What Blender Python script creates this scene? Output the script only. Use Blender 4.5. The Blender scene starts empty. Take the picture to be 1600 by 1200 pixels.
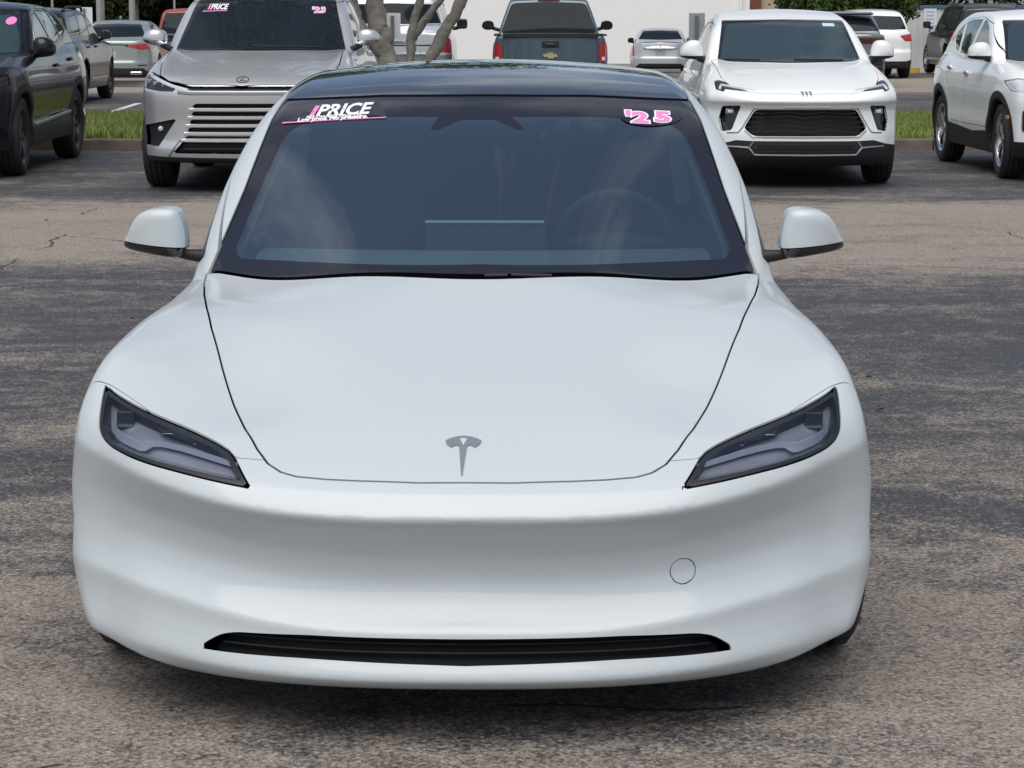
import bpy, bmesh, math, random
import numpy as np
from mathutils import Vector, Matrix
random.seed(7)
RNG = np.random.default_rng(11)
scene = bpy.context.scene
COL = scene.collection

# ------------------------------------------------------------------ camera
cam_d = bpy.data.cameras.new("camera")
cam_d.sensor_width = 36.0
cam_d.lens = 83.03
cam_d.clip_end = 2000.0
cam = bpy.data.objects.new("camera", cam_d)
cam.location = (0.0, 0.0, 1.55)
cam.rotation_euler = (math.radians(90.0 - 8.902), 0.0, 0.0)
COL.objects.link(cam)
scene.camera = cam

# ------------------------------------------------------------------ exposure
scene.view_settings.view_transform = 'Standard'
scene.view_settings.look = 'None'
scene.view_settings.gamma = 1.0
scene.view_settings.use_curve_mapping = False
scene.view_settings.exposure = 0.0
scene.render.film_transparent = False

# ------------------------------------------------------------------ sky
SUN_EL, SUN_AZ = math.radians(62.0), math.radians(192.0)     # azimuth from +Y towards +X: high behind the photographer
world = bpy.data.worlds.new("World")
scene.world = world
world.use_nodes = True
wn, wl = world.node_tree.nodes, world.node_tree.links
wn.clear()
w_out = wn.new('ShaderNodeOutputWorld')
w_bg = wn.new('ShaderNodeBackground')
w_sky = wn.new('ShaderNodeTexSky')
w_sky.sky_type = 'NISHITA'
w_sky.sun_disc = False
w_sky.sun_elevation = SUN_EL
w_sky.sun_rotation = SUN_AZ
w_sky.air_density = 1.0
w_sky.dust_density = 1.6
w_sky.ozone_density = 2.0
w_bg.inputs['Strength'].default_value = 0.106
# broken cloud laid on the same sky: direction projected on to a plane overhead
tc = wn.new('ShaderNodeTexCoord')
sep = wn.new('ShaderNodeSeparateXYZ'); wl.new(tc.outputs['Generated'], sep.inputs[0])
zz = wn.new('ShaderNodeMath'); zz.operation = 'MULTIPLY_ADD'; zz.inputs[1].default_value = 0.85; zz.inputs[2].default_value = 0.20; zz.use_clamp = True; wl.new(sep.outputs['Z'], zz.inputs[0])
dx = wn.new('ShaderNodeMath'); dx.operation = 'DIVIDE'; wl.new(sep.outputs['X'], dx.inputs[0]); wl.new(zz.outputs[0], dx.inputs[1])
dy = wn.new('ShaderNodeMath'); dy.operation = 'DIVIDE'; wl.new(sep.outputs['Y'], dy.inputs[0]); wl.new(zz.outputs[0], dy.inputs[1])
cmb = wn.new('ShaderNodeCombineXYZ'); wl.new(dx.outputs[0], cmb.inputs[0]); wl.new(dy.outputs[0], cmb.inputs[1])
cn = wn.new('ShaderNodeTexNoise'); cn.inputs['Scale'].default_value = 1.3; cn.inputs['Detail'].default_value = 9.0
cn.inputs['Roughness'].default_value = 0.58; cn.inputs['Distortion'].default_value = 0.35
c_of = wn.new('ShaderNodeVectorMath'); c_of.operation = 'ADD'; c_of.inputs[1].default_value = (1.3, 7.7, 0.0)
wl.new(cmb.outputs[0], c_of.inputs[0]); wl.new(c_of.outputs[0], cn.inputs['Vector'])
cr = wn.new('ShaderNodeValToRGB')
cr.color_ramp.elements[0].position = 0.48; cr.color_ramp.elements[0].color = (.07, .07, .07, 1)
cr.color_ramp.elements[1].position = 0.70; cr.color_ramp.elements[1].color = (1, 1, 1, 1)
wl.new(cn.outputs['Fac'], cr.inputs[0])
cm = wn.new('ShaderNodeMix'); cm.data_type = 'RGBA'
wl.new(cr.outputs['Color'], cm.inputs[0])
wl.new(w_sky.outputs[0], cm.inputs[6])
cm.inputs[7].default_value = (7.4, 7.5, 7.8, 1)
wl.new(cm.outputs[2], w_bg.inputs['Color'])
wl.new(w_bg.outputs[0], w_out.inputs['Surface'])

# ------------------------------------------------------------------ sun (behind thin cloud: soft)
sun_d = bpy.data.lights.new("sun", 'SUN')
sun_d.energy = 3.05
sun_d.angle = math.radians(70.0)
sun_d.color = (1.0, 0.94, 0.86)
sun = bpy.data.objects.new("sun", sun_d)
sdir = Vector((math.sin(SUN_AZ) * math.cos(SUN_EL), math.cos(SUN_AZ) * math.cos(SUN_EL), math.sin(SUN_EL)))
sun.rotation_euler = sdir.to_track_quat('Z', 'Y').to_euler()
COL.objects.link(sun)
# ================================================================== numeric helpers (curves, signed fields, meshing, cutting)
def _pchip_d(x, y):
    h = np.diff(x); d = np.diff(y) / h
    n = len(x); m = np.zeros(n)
    for i in range(1, n - 1):
        if d[i-1] * d[i] > 0:
            w1, w2 = 2*h[i] + h[i-1], h[i] + 2*h[i-1]
            m[i] = (w1 + w2) / (w1 / d[i-1] + w2 / d[i])
    m[0], m[-1] = d[0], d[-1]
    return m

def _nat_d(x, y):
    n = len(x); A = np.zeros((n, n)); b = np.zeros(n)
    h = np.diff(x)
    A[0, 0], A[0, 1], b[0] = 2, 1, 3*(y[1]-y[0])/h[0]
    A[-1, -1], A[-1, -2], b[-1] = 2, 1, 3*(y[-1]-y[-2])/h[-1]
    for i in range(1, n-1):
        A[i, i-1] = 1/h[i-1]; A[i, i+1] = 1/h[i]; A[i, i] = 2*(1/h[i-1] + 1/h[i])
        b[i] = 3*((y[i]-y[i-1])/h[i-1]**2 + (y[i+1]-y[i])/h[i]**2)
    return np.linalg.solve(A, b)

def curve(pts, kind='p', n=3000, ext=True):
    """smooth curve through (x, y) points, as a fast callable; runs on straight past both ends"""
    x = np.array([p[0] for p in pts], float); y = np.array([p[1] for p in pts], float)
    m = _pchip_d(x, y) if kind == 'p' else _nat_d(x, y)
    t = np.linspace(x[0], x[-1], n)
    i = np.clip(np.searchsorted(x, t, side='right') - 1, 0, len(x) - 2)
    h = x[i+1] - x[i]; s = (t - x[i]) / h
    v = (2*s**3 - 3*s**2 + 1)*y[i] + (s**3 - 2*s**2 + s)*h*m[i] + (3*s**2 - 2*s**3)*y[i+1] + (s**3 - s**2)*h*m[i+1]
    if ext:
        t = np.concatenate([[t[0] - 10], t, [t[-1] + 10]])
        v = np.concatenate([[v[0] - 10*m[0]], v, [v[-1] + 10*m[-1]]])
    def f(q):
        return np.interp(q, t, v)
    return f

def smax(a, b, k):
    h = np.maximum(k - np.abs(a - b), 0.0) / k
    return np.maximum(a, b) + h*h*k*0.25

def smin(a, b, k):
    return -smax(-a, -b, k)

def sstep(a, b, x):
    t = np.clip((x - a) / (b - a), 0, 1)
    return t*t*(3 - 2*t)

def poly_sd(poly, u, v):
    """signed distance to a closed outline, negative inside"""
    P = np.asarray(poly, float); n = len(P)
    d = np.full(np.broadcast(u, v).shape, 1e9); s = np.ones(d.shape)
    for i in range(n):
        a, b = P[i], P[(i+1) % n]
        ex, ey = b - a
        wx, wy = u - a[0], v - a[1]
        L = ex*ex + ey*ey
        if L < 1e-14: continue
        t = np.clip((wx*ex + wy*ey) / L, 0, 1)
        d = np.minimum(d, (wx - ex*t)**2 + (wy - ey*t)**2)
        c1 = v >= a[1]; c2 = v < b[1]; c3 = ex*wy > ey*wx
        s = np.where((c1 & c2 & c3) | (~c1 & ~c2 & ~c3), -s, s)
    return s*np.sqrt(d)

def fillet(poly, r, n=4):
    """round the corners of a closed outline"""
    P = [np.array(p, float) for p in poly]; out = []
    rs = r if isinstance(r, (list, tuple)) else [r]*len(P)
    for i in range(len(P)):
        a, b, c = P[i-1], P[i], P[(i+1) % len(P)]
        la, lc = np.linalg.norm(a-b), np.linalg.norm(c-b)
        q = min(rs[i], 0.45*la, 0.45*lc)
        if q < 1e-5: out.append(b); continue
        s, e = b + (a-b)/la*q, b + (c-b)/lc*q
        for k in range(n+1):
            t = k/n
            out.append((1-t)**2*s + 2*t*(1-t)*b + t*t*e)
    return [tuple(p) for p in out]

def smooth_closed(poly, n=6):
    """Catmull-Rom through a closed outline"""
    P = np.array(poly, float); m = len(P); out = []
    for i in range(m):
        p0, p1, p2, p3 = P[i-1], P[i], P[(i+1) % m], P[(i+2) % m]
        for k in range(n):
            t = k/n
            out.append(tuple(0.5*((2*p1) + (-p0+p2)*t + (2*p0-5*p1+4*p2-p3)*t*t + (-p0+3*p1-3*p2+p3)*t**3)))
    return out

_CO = [(0,0,0),(1,0,0),(0,1,0),(1,1,0),(0,0,1),(1,0,1),(0,1,1),(1,1,1)]
_ED = [(0,1),(2,3),(4,5),(6,7),(0,2),(1,3),(4,6),(5,7),(0,4),(1,5),(2,6),(3,7)]

def grad(f, V, e):
    g = np.empty_like(V)
    for a in range(3):
        d = np.zeros(3); d[a] = e
        p, q = V + d, V - d
        g[:, a] = (f(p[:, 0], p[:, 1], p[:, 2]) - f(q[:, 0], q[:, 1], q[:, 2])) / (2*e)
    return g

def mesh_field(f, lo, hi, res, eps=0.003):
    """naive surface nets of f < 0, pulled on to the surface; returns vertices, normals, triangles"""
    ax = [np.arange(lo[a], hi[a] + res, res) for a in range(3)]
    F = np.broadcast_to(f(ax[0][:, None, None], ax[1][None, :, None], ax[2][None, None, :]), tuple(len(a) for a in ax))
    S = F < 0
    nx, ny, nz = S.shape
    cnt = np.zeros((nx-1, ny-1, nz-1), np.int8)
    for (i, j, k) in _CO:
        cnt += S[i:nx-1+i, j:ny-1+j, k:nz-1+k]
    act = (cnt > 0) & (cnt < 8)
    I = np.argwhere(act)
    idx = np.full(act.shape, -1, np.int64); idx[act] = np.arange(len(I))
    vals = [F[I[:, 0]+i, I[:, 1]+j, I[:, 2]+k] for (i, j, k) in _CO]
    acc = np.zeros((len(I), 3)); c = np.zeros(len(I))
    for a, b in _ED:
        va, vb = vals[a], vals[b]
        cross = (va < 0) != (vb < 0)
        t = np.where(cross, va / np.where(cross, va - vb, 1), 0)
        pa, pb = np.array(_CO[a], float), np.array(_CO[b], float)
        acc += (pa[None] + t[:, None]*(pb - pa)[None]) * cross[:, None]
        c += cross
    V = np.array([ax[0][0], ax[1][0], ax[2][0]]) + (I + acc / c[:, None]) * res
    quads = []
    for a in range(3):
        sl0 = [slice(None)]*3; sl1 = [slice(None)]*3
        sl0[a] = slice(0, -1); sl1[a] = slice(1, None)
        E = S[tuple(sl0)] != S[tuple(sl1)]
        b, d = (a+1) % 3, (a+2) % 3
        P = np.argwhere(E)
        ok = (P[:, b] > 0) & (P[:, d] > 0) & (P[:, b] < S.shape[b]-1) & (P[:, d] < S.shape[d]-1)
        P = P[ok]
        def cell(ob, od):
            Q = P.copy(); Q[:, b] += ob; Q[:, d] += od
            return idx[Q[:, 0], Q[:, 1], Q[:, 2]]
        q = np.stack([cell(-1, -1), cell(0, -1), cell(0, 0), cell(-1, 0)], 1)
        flip = ~S[P[:, 0], P[:, 1], P[:, 2]]
        q[flip] = q[flip][:, ::-1]
        quads.append(q)
    Q = np.concatenate(quads)
    for _ in range(3):
        v = f(V[:, 0], V[:, 1], V[:, 2]); g = grad(f, V, eps)
        st = -(v / np.maximum((g*g).sum(1), 0.05))[:, None]*g
        ln = np.linalg.norm(st, axis=1, keepdims=True)
        st *= np.minimum(1.0, 0.5*res / np.maximum(ln, 1e-9))
        V = V + st
    N = grad(f, V, 2.2*eps); N /= np.maximum(np.linalg.norm(N, axis=1, keepdims=True), 1e-9)
    # split each quad along its shorter diagonal
    d1 = np.linalg.norm(V[Q[:, 0]] - V[Q[:, 2]], axis=1); d2 = np.linalg.norm(V[Q[:, 1]] - V[Q[:, 3]], axis=1)
    A = d1 <= d2
    T = np.concatenate([Q[A][:, [0, 1, 2]], Q[A][:, [0, 2, 3]], Q[~A][:, [0, 1, 3]], Q[~A][:, [1, 2, 3]]])
    return V, N, T

def _compact(V, N, T):
    u, inv = np.unique(T.ravel(), return_inverse=True)
    return V[u], N[u], inv.reshape(-1, 3)

def clip(M, g):
    """keep the part of the mesh where g < 0, cut exactly along g = 0"""
    V, N, T = M
    g = np.where(np.abs(g) < 1e-6, 1e-6, g)
    ins = g < 0
    n = ins[T].sum(1)
    full = T[n == 3]; parts = [full]
    def rot(t, want):
        m = ins[t] == want
        k = m.argmax(1); r = np.arange(len(t))
        return np.stack([t[r, k], t[r, (k+1) % 3], t[r, (k+2) % 3]], 1)
    t1 = rot(T[n == 1], True) if (n == 1).any() else np.zeros((0, 3), int)
    t2 = rot(T[n == 2], False) if (n == 2).any() else np.zeros((0, 3), int)
    e = np.concatenate([t1[:, [0, 1]], t1[:, [0, 2]], t2[:, [0, 1]], t2[:, [0, 2]]])
    if len(e):
        es = np.sort(e, 1)
        key = es[:, 0].astype(np.int64)*len(V) + es[:, 1]
        u, first, inv = np.unique(key, return_index=True, return_inverse=True)
        a, b = es[first, 0], es[first, 1]
        t = (g[a] / (g[a] - g[b]))[:, None]
        nv = V[a] + t*(V[b] - V[a]); nn = N[a] + t*(N[b] - N[a])
        nn /= np.maximum(np.linalg.norm(nn, axis=1, keepdims=True), 1e-9)
        ni = inv + len(V)
        l1, l2 = len(t1), len(t2)
        p, q = ni[:l1], ni[l1:2*l1]
        parts.append(np.stack([t1[:, 0], p, q], 1))
        p, q = ni[2*l1:2*l1+l2], ni[2*l1+l2:]
        parts.append(np.stack([p, t2[:, 1], t2[:, 2]], 1))
        parts.append(np.stack([p, t2[:, 2], q], 1))
        V = np.concatenate([V, nv]); N = np.concatenate([N, nn])
    T = np.concatenate(parts)
    if not len(T): return np.zeros((0, 3)), np.zeros((0, 3)), np.zeros((0, 3), int)
    return _compact(V, N, T)

def split_near(M, gfun, gap=0.0, box=None):
    """cut a mesh in two along gfun = 0, leaving a slot `gap` wide; box = function giving the vertices worth looking at"""
    V, N, T = M
    near = box(V) if box is not None else np.ones(len(V), bool)
    tm = near[T].any(1)
    if not tm.any(): return None, M
    Vn, Nn, Tn = _compact(V, N, T[tm])
    g = gfun(Vn)
    a = clip((Vn, Nn, Tn), g + gap/2)
    b = clip((Vn, Nn, Tn), gap/2 - g)
    r = T[~tm]
    if len(r):
        Vr, Nr, Tr = _compact(V, N, r)
        b = weld((np.concatenate([b[0], Vr]), np.concatenate([b[1], Nr]), np.concatenate([b[2], Tr + len(b[0])])))
    return a, b

def weld(M):
    V, N, T = M
    key = np.round(V, 6)
    _, first, inv = np.unique(key, axis=0, return_index=True, return_inverse=True)
    inv = inv.ravel()
    T2 = inv[T]
    ok = (T2[:, 0] != T2[:, 1]) & (T2[:, 1] != T2[:, 2]) & (T2[:, 0] != T2[:, 2])
    return V[first], N[first], T2[ok]

def boundary(T):
    e = np.concatenate([T[:, [0, 1]], T[:, [1, 2]], T[:, [2, 0]]])
    big = int(T.max()) + 1
    k = e[:, 0].astype(np.int64)*big + e[:, 1]; r = e[:, 1].astype(np.int64)*big + e[:, 0]
    return e[~np.isin(k, r)]

def flanged(M, depth):
    """turn the open edges of a panel inwards by `depth`, so that gaps and reveals have real sides"""
    V, N, T = M
    if depth == 0 or not len(T): return M
    B = boundary(T)
    if not len(B): return M
    i, j = B[:, 0], B[:, 1]
    dv = V[j] - V[i]
    fn = np.cross(dv, N[i]); fn /= np.maximum(np.linalg.norm(fn, axis=1, keepdims=True), 1e-9)
    u, inv = np.unique(B.ravel(), return_inverse=True); inv = inv.reshape(-1, 2)
    an = np.zeros((len(u), 3)); np.add.at(an, inv[:, 0], fn); np.add.at(an, inv[:, 1], fn)
    an /= np.maximum(np.linalg.norm(an, axis=1, keepdims=True), 1e-9)
    n0 = len(V); m = len(u)
    V2 = np.concatenate([V, V[u], V[u] - N[u]*depth])
    N2 = np.concatenate([N, an, an])
    a, b = n0 + inv[:, 0], n0 + inv[:, 1]; c, d = b + m, a + m
    T2 = np.concatenate([T, np.stack([b, a, d], 1), np.stack([b, d, c], 1)])
    return V2, N2, T2
# ================================================================== blender helpers
MATS = {}
def _nt(name):
    m = bpy.data.materials.new(name); m.use_nodes = True
    nt = m.node_tree; nt.nodes.clear()
    o = nt.nodes.new('ShaderNodeOutputMaterial')
    MATS[name] = m
    return m, nt.nodes, nt.links, o

def principled(name, color, rough=0.5, metal=0.0, coat=0.0, coat_rough=0.03, spec=0.5, noise=0.0, nscale=40.0, bump=0.0, two_sided=None):
    m, n, l, o = _nt(name)
    b = n.new('ShaderNodeBsdfPrincipled')
    b.inputs['Base Color'].default_value = (*color, 1)
    b.inputs['Roughness'].default_value = rough
    b.inputs['Metallic'].default_value = metal
    b.inputs['Coat Weight'].default_value = coat
    b.inputs['Coat Roughness'].default_value = coat_rough
    b.inputs['Specular IOR Level'].default_value = spec
    t = n.new('ShaderNodeTexCoord')
    if noise or bump:
        x = n.new('ShaderNodeTexNoise'); x.inputs['Scale'].default_value = nscale; x.inputs['Detail'].default_value = 5
        l.new(t.outputs['Object'], x.inputs['Vector'])
        if noise:
            mx = n.new('ShaderNodeMix'); mx.data_type = 'RGBA'
            l.new(x.outputs['Fac'], mx.inputs[0])
            mx.inputs[6].default_value = (*[c*(1-noise) for c in color], 1)
            mx.inputs[7].default_value = (*[min(1, c*(1+noise)) for c in color], 1)
            l.new(mx.outputs[2], b.inputs['Base Color'])
        if bump:
            bp = n.new('ShaderNodeBump'); bp.inputs['Strength'].default_value = 1.0; bp.inputs['Distance'].default_value = bump
            l.new(x.outputs['Fac'], bp.inputs['Height']); l.new(bp.outputs[0], b.inputs['Normal'])
    if two_sided is not None:
        g = n.new('ShaderNodeNewGeometry')
        d = n.new('ShaderNodeBsdfPrincipled'); d.inputs['Base Color'].default_value = (*two_sided, 1); d.inputs['Roughness'].default_value = .8
        ms = n.new('ShaderNodeMixShader')
        l.new(g.outputs['Backfacing'], ms.inputs[0]); l.new(b.outputs[0], ms.inputs[1]); l.new(d.outputs[0], ms.inputs[2])
        l.new(ms.outputs[0], o.inputs[0])
    else:
        l.new(b.outputs[0], o.inputs[0])
    return m

def paint(name, color, metal=0.0, rough=0.35, coat=1.0, flake=0.03, haze=.03):
    return principled(name, color, rough, metal, coat*.8, haze, 0.25 if metal == 0 else .5, noise=flake, nscale=260.0, two_sided=(.03, .03, .032))

def glass(name, tint, refl=1.25, ior=1.5, rough=0.0):
    """thin pane: clear tinted body with a mirror-like skin"""
    m, n, l, o = _nt(name)
    tr = n.new('ShaderNodeBsdfTransparent'); tr.inputs[0].default_value = (*tint, 1)
    gl = n.new('ShaderNodeBsdfGlossy'); gl.inputs['Roughness'].default_value = rough
    gl.inputs['Color'].default_value = (.86, .97, 1, 1)
    fr = n.new('ShaderNodeFresnel'); fr.inputs['IOR'].default_value = ior
    mu = n.new('ShaderNodeMath'); mu.operation = 'MULTIPLY'; mu.inputs[1].default_value = refl; mu.use_clamp = True
    ms = n.new('ShaderNodeMixShader')
    l.new(fr.outputs[0], mu.inputs[0]); l.new(mu.outputs[0], ms.inputs[0])
    l.new(tr.outputs[0], ms.inputs[1]); l.new(gl.outputs[0], ms.inputs[2]); l.new(ms.outputs[0], o.inputs[0])
    return m

def link(o, parent=None):
    COL.objects.link(o)
    if parent is not None: o.parent = parent
    return o

def thing(name, label, cat, loc=(0, 0, 0), rz=0.0, group=None):
    o = bpy.data.objects.new(name, None); o.empty_display_size = 0.2
    o.location = loc; o.rotation_euler = (0, 0, rz)
    o['label'] = label; o['category'] = cat
    if group: o['group'] = group
    return link(o)

def tag(o, label=None, cat=None, group=None, kind=None):
    if label: o['label'] = label
    if cat: o['category'] = cat
    if group: o['group'] = group
    if kind: o['kind'] = kind
    return o

def mesh_np(name, V, F, mat, parent=None, N=None, smooth=True):
    """F: (n, k) array of equal-sized faces"""
    V = np.asarray(V, np.float32); F = np.asarray(F, np.int32)
    k = F.shape[1]
    me = bpy.data.meshes.new(name)
    me.vertices.add(len(V)); me.vertices.foreach_set('co', V.ravel())
    me.loops.add(F.size); me.loops.foreach_set('vertex_index', F.ravel())
    me.polygons.add(len(F))
    me.polygons.foreach_set('loop_start', np.arange(0, F.size, k, dtype=np.int32))
    me.polygons.foreach_set('loop_total', np.full(len(F), k, np.int32))
    me.update(calc_edges=True)
    me.polygons.foreach_set('use_smooth', np.full(len(F), bool(smooth)))
    if N is not None:
        me.normals_split_custom_set_from_vertices(np.asarray(N, np.float32))
    me.materials.append(mat)
    me.update()
    return link(bpy.data.objects.new(name, me), parent)

def emit(name, M, mat, parent, depth=0.015, push=0.0):
    if push:
        M = (M[0] - M[1]*push, M[1], M[2])
        if push >= .02: depth = -push            # a recess: its walls come back out to the surface
    V, N, T = flanged(M, depth)
    return mesh_np(name, V, T, mat, parent, N)

def bm_obj(name, bm, mat, parent=None, smooth=False, loc=None):
    me = bpy.data.meshes.new(name); bm.normal_update(); bm.to_mesh(me); bm.free()
    if smooth: me.polygons.foreach_set('use_smooth', np.full(len(me.polygons), True))
    me.materials.append(mat)
    o = link(bpy.data.objects.new(name, me), parent)
    if loc is not None: o.location = loc
    return o

def add_box(bm, c, d, rot=None, bevel=0.0):
    r = bmesh.ops.create_cube(bm, size=1.0)
    vs = r['verts']
    bmesh.ops.scale(bm, vec=d, verts=vs)
    if bevel:
        es = list({e for v in vs for e in v.link_edges})
        rb = bmesh.ops.bevel(bm, geom=es, offset=bevel, segments=2, affect='EDGES', profile=0.6)
        vs = list({v for f in rb['faces'] for v in f.verts} | {v for v in vs if v.is_valid})
    if rot is not None: bmesh.ops.rotate(bm, cent=(0, 0, 0), matrix=rot, verts=vs)
    bmesh.ops.translate(bm, vec=c, verts=vs)
    return vs

def box(name, c, d, mat, parent=None, bevel=0.0, rot=None, smooth=False):
    bm = bmesh.new(); add_box(bm, c, d, rot, bevel)
    return bm_obj(name, bm, mat, parent, smooth)

def tube_vf(P, R, seg=10, cap=True):
    P = np.asarray(P, float); n = len(P); R = np.broadcast_to(np.asarray(R, float), (n,))
    T = np.gradient(P, axis=0); T /= np.linalg.norm(T, axis=1, keepdims=True)
    up = np.array([0, 0, 1.0]) if abs(T[0, 2]) < .9 else np.array([1.0, 0, 0])
    V = []
    u = np.cross(T[0], up); u /= np.linalg.norm(u)
    for i in range(n):
        u = u - T[i]*np.dot(u, T[i]); u /= np.linalg.norm(u); w = np.cross(T[i], u)
        a = np.linspace(0, 2*np.pi, seg, endpoint=False)
        V.append(P[i] + R[i]*(np.cos(a)[:, None]*u + np.sin(a)[:, None]*w))
    V = np.concatenate(V); F = []
    for i in range(n-1):
        for k in range(seg):
            a, b = i*seg+k, i*seg+(k+1) % seg
            F.append((a, b, b+seg, a+seg))
    return V, np.array(F)

def tube(name, P, R, mat, parent=None, seg=10):
    V, F = tube_vf(P, R, seg)
    return mesh_np(name, V, F, mat, parent)

def lathe_vf(prof, seg=40, axis=0):
    """profile (along-axis, radius) turned about the x axis"""
    pr = np.asarray(prof, float); n = len(pr)
    a = np.linspace(0, 2*np.pi, seg, endpoint=False)
    V = np.stack([np.repeat(pr[:, 0], seg), (pr[:, 1][:, None]*np.cos(a)).ravel(), (pr[:, 1][:, None]*np.sin(a)).ravel()], 1)
    F = []
    for i in range(n-1):
        for k in range(seg):
            p, q = i*seg+k, i*seg+(k+1) % seg
            F.append((p, q, q+seg, p+seg))
    return V, np.array(F)

def text_mesh(txt, size, shear=0.0, bold=0.0, spacing=1.0, align='LEFT'):
    cu = bpy.data.curves.new('lettering', 'FONT'); cu.body = txt; cu.size = size; cu.shear = shear; cu.offset = bold
    cu.space_character = spacing; cu.align_x = align; cu.resolution_u = 3
    ob = bpy.data.objects.new('lettering', cu); COL.objects.link(ob)
    dg = bpy.context.evaluated_depsgraph_get()
    me = ob.evaluated_get(dg).to_mesh()
    V = np.array([v.co[:] for v in me.vertices]); F = [tuple(p.vertices) for p in me.polygons]
    ob.evaluated_get(dg).to_mesh_clear()
    bpy.data.objects.remove(ob); bpy.data.curves.remove(cu)
    return V, F

def mesh_any(name, V, F, mat, parent=None):
    me = bpy.data.meshes.new(name); me.from_pydata([tuple(v) for v in V], [], [tuple(f) for f in F]); me.update()
    me.materials.append(mat)
    return link(bpy.data.objects.new(name, me), parent)

# ------------------------------------------------------------------ materials
M_white = paint('white_paint', (.80, .825, .82))
M_pearl = paint('pearl_white_paint', (.505, .552, .572), rough=.42, coat=.75, flake=.05, haze=.11)
M_silver = paint('silver_paint', (.64, .65, .67), metal=.6, rough=.32, flake=.06)
M_silver2 = paint('light_silver_paint', (.62, .63, .65), metal=.6, rough=.34, flake=.05)
M_grey = paint('grey_paint', (.26, .27, .285), metal=.6, rough=.34)
M_black = paint('black_paint', (.010, .010, .014), rough=.25, coat=.6)
M_blue = paint('slate_blue_paint', (.085, .125, .155), metal=.5, rough=.36)
M_green = paint('sage_paint', (.34, .38, .35), metal=.55, rough=.32)
M_red = paint('red_paint', (.30, .055, .05), rough=.35)
M_umber = paint('dark_bronze_paint', (.045, .040, .036), metal=.3, rough=.35)
M_rubber = principled('rubber', (.016, .016, .017), .75, noise=.25, nscale=60)
M_trim = principled('black_plastic', (.010, .010, .011), .6, noise=.15, nscale=120)
M_gloss = principled('gloss_black', (.008, .008, .011), .08, coat=.6)
M_well = principled('dark_liner', (.010, .010, .011), .9)
M_chrome = principled('chrome', (.78, .79, .81), .12, 1.0)
M_satin = principled('satin_metal', (.55, .56, .58), .3, 1.0)
M_alloy = principled('alloy', (.62, .63, .65), .25, 1.0)
M_alloyd = principled('dark_alloy', (.05, .05, .055), .3, .6)
M_disc = principled('brake_disc', (.25, .24, .23), .4, 1.0)
M_glass = glass('clear_glass', (.54, .68, .71), 3.8, 1.52)
M_lens = glass('lamp_lens', (.80, .84, .90), 1.3, 1.5)
M_dglass = principled('tinted_glass', (.012, .018, .023), .03, 0, spec=.16)
M_sglass = principled('side_glass', (.05, .055, .055), .03, 0, spec=.9, coat=.3)
M_frit = principled('ceramic_border', (.012, .011, .017), .05, spec=1.0)
M_roofg = principled('roof_glass', (.020, .024, .032), .02, spec=1.0, coat=1.0)
M_redlens = principled('red_lens', (.42, .012, .014), .12, coat=1.0)
M_dredlens = principled('dark_red_lens', (.10, .006, .010), .1, coat=1.0)
M_amber = principled('amber_lens', (.55, .16, .02), .15, coat=1.0)
M_clear = principled('clear_lens', (.62, .64, .68), .12, coat=1.0)
M_hous = principled('lamp_housing', (.25, .252, .28), .35, .25)
M_dhous = principled('dark_lamp_housing', (.02, .02, .024), .3)
M_refl = principled('reflector', (.75, .77, .80), .12, 1.0)
M_drl = principled('light_guide', (.48, .50, .57), .25, coat=.5)
M_plate = principled('number_plate', (.42, .43, .42), .5, noise=.3, nscale=30)
M_pink = principled('pink_print', (.80, .24, .56), .45)
M_wprint = principled('white_print', (.78, .80, .82), .45)
M_film = glass('smoke_film', (.16, .16, .18), .6, 1.5)
M_bark = principled('bark', (.27, .25, .205), .9, noise=.6, nscale=11, bump=.02)
M_signw = principled('sign_back', (.72, .74, .76), .5, noise=.05, nscale=8)
M_signg = principled('sign_back_grey', (.36, .38, .41), .45, noise=.06, nscale=8)
M_post = principled('steel_post', (.18, .20, .22), .5, .4)
M_conc = principled('concrete', (.34, .32, .29), .85, noise=.2, nscale=14, bump=.004)
M_dash = principled('dash_fabric', (.16, .20, .21), .8)
M_int = principled('cabin_trim', (.035, .04, .045), .8)
M_pillar = principled('pillar_trim', (.68, .74, .72), .8)
M_seat = principled('seat_cover', (.065, .07, .08), .7)
M_screen = principled('screen_glass', (.05, .06, .07), .3)
# ================================================================== vehicles: a shell cut into panels
def loose(M, least=12):
    """the connected pieces of a mesh"""
    V, N, T = M
    lab = np.arange(len(V))
    while True:
        m = lab[T].min(1); new = lab.copy()
        for k in range(3): np.minimum.at(new, T[:, k], m)
        new = new[new]
        if (new == lab).all(): break
        lab = new
    out = []
    for v in np.unique(lab[T[:, 0]]):
        t = T[lab[T[:, 0]] == v]
        if len(t) >= least: out.append(_compact(V, N, t))
    return out

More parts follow.
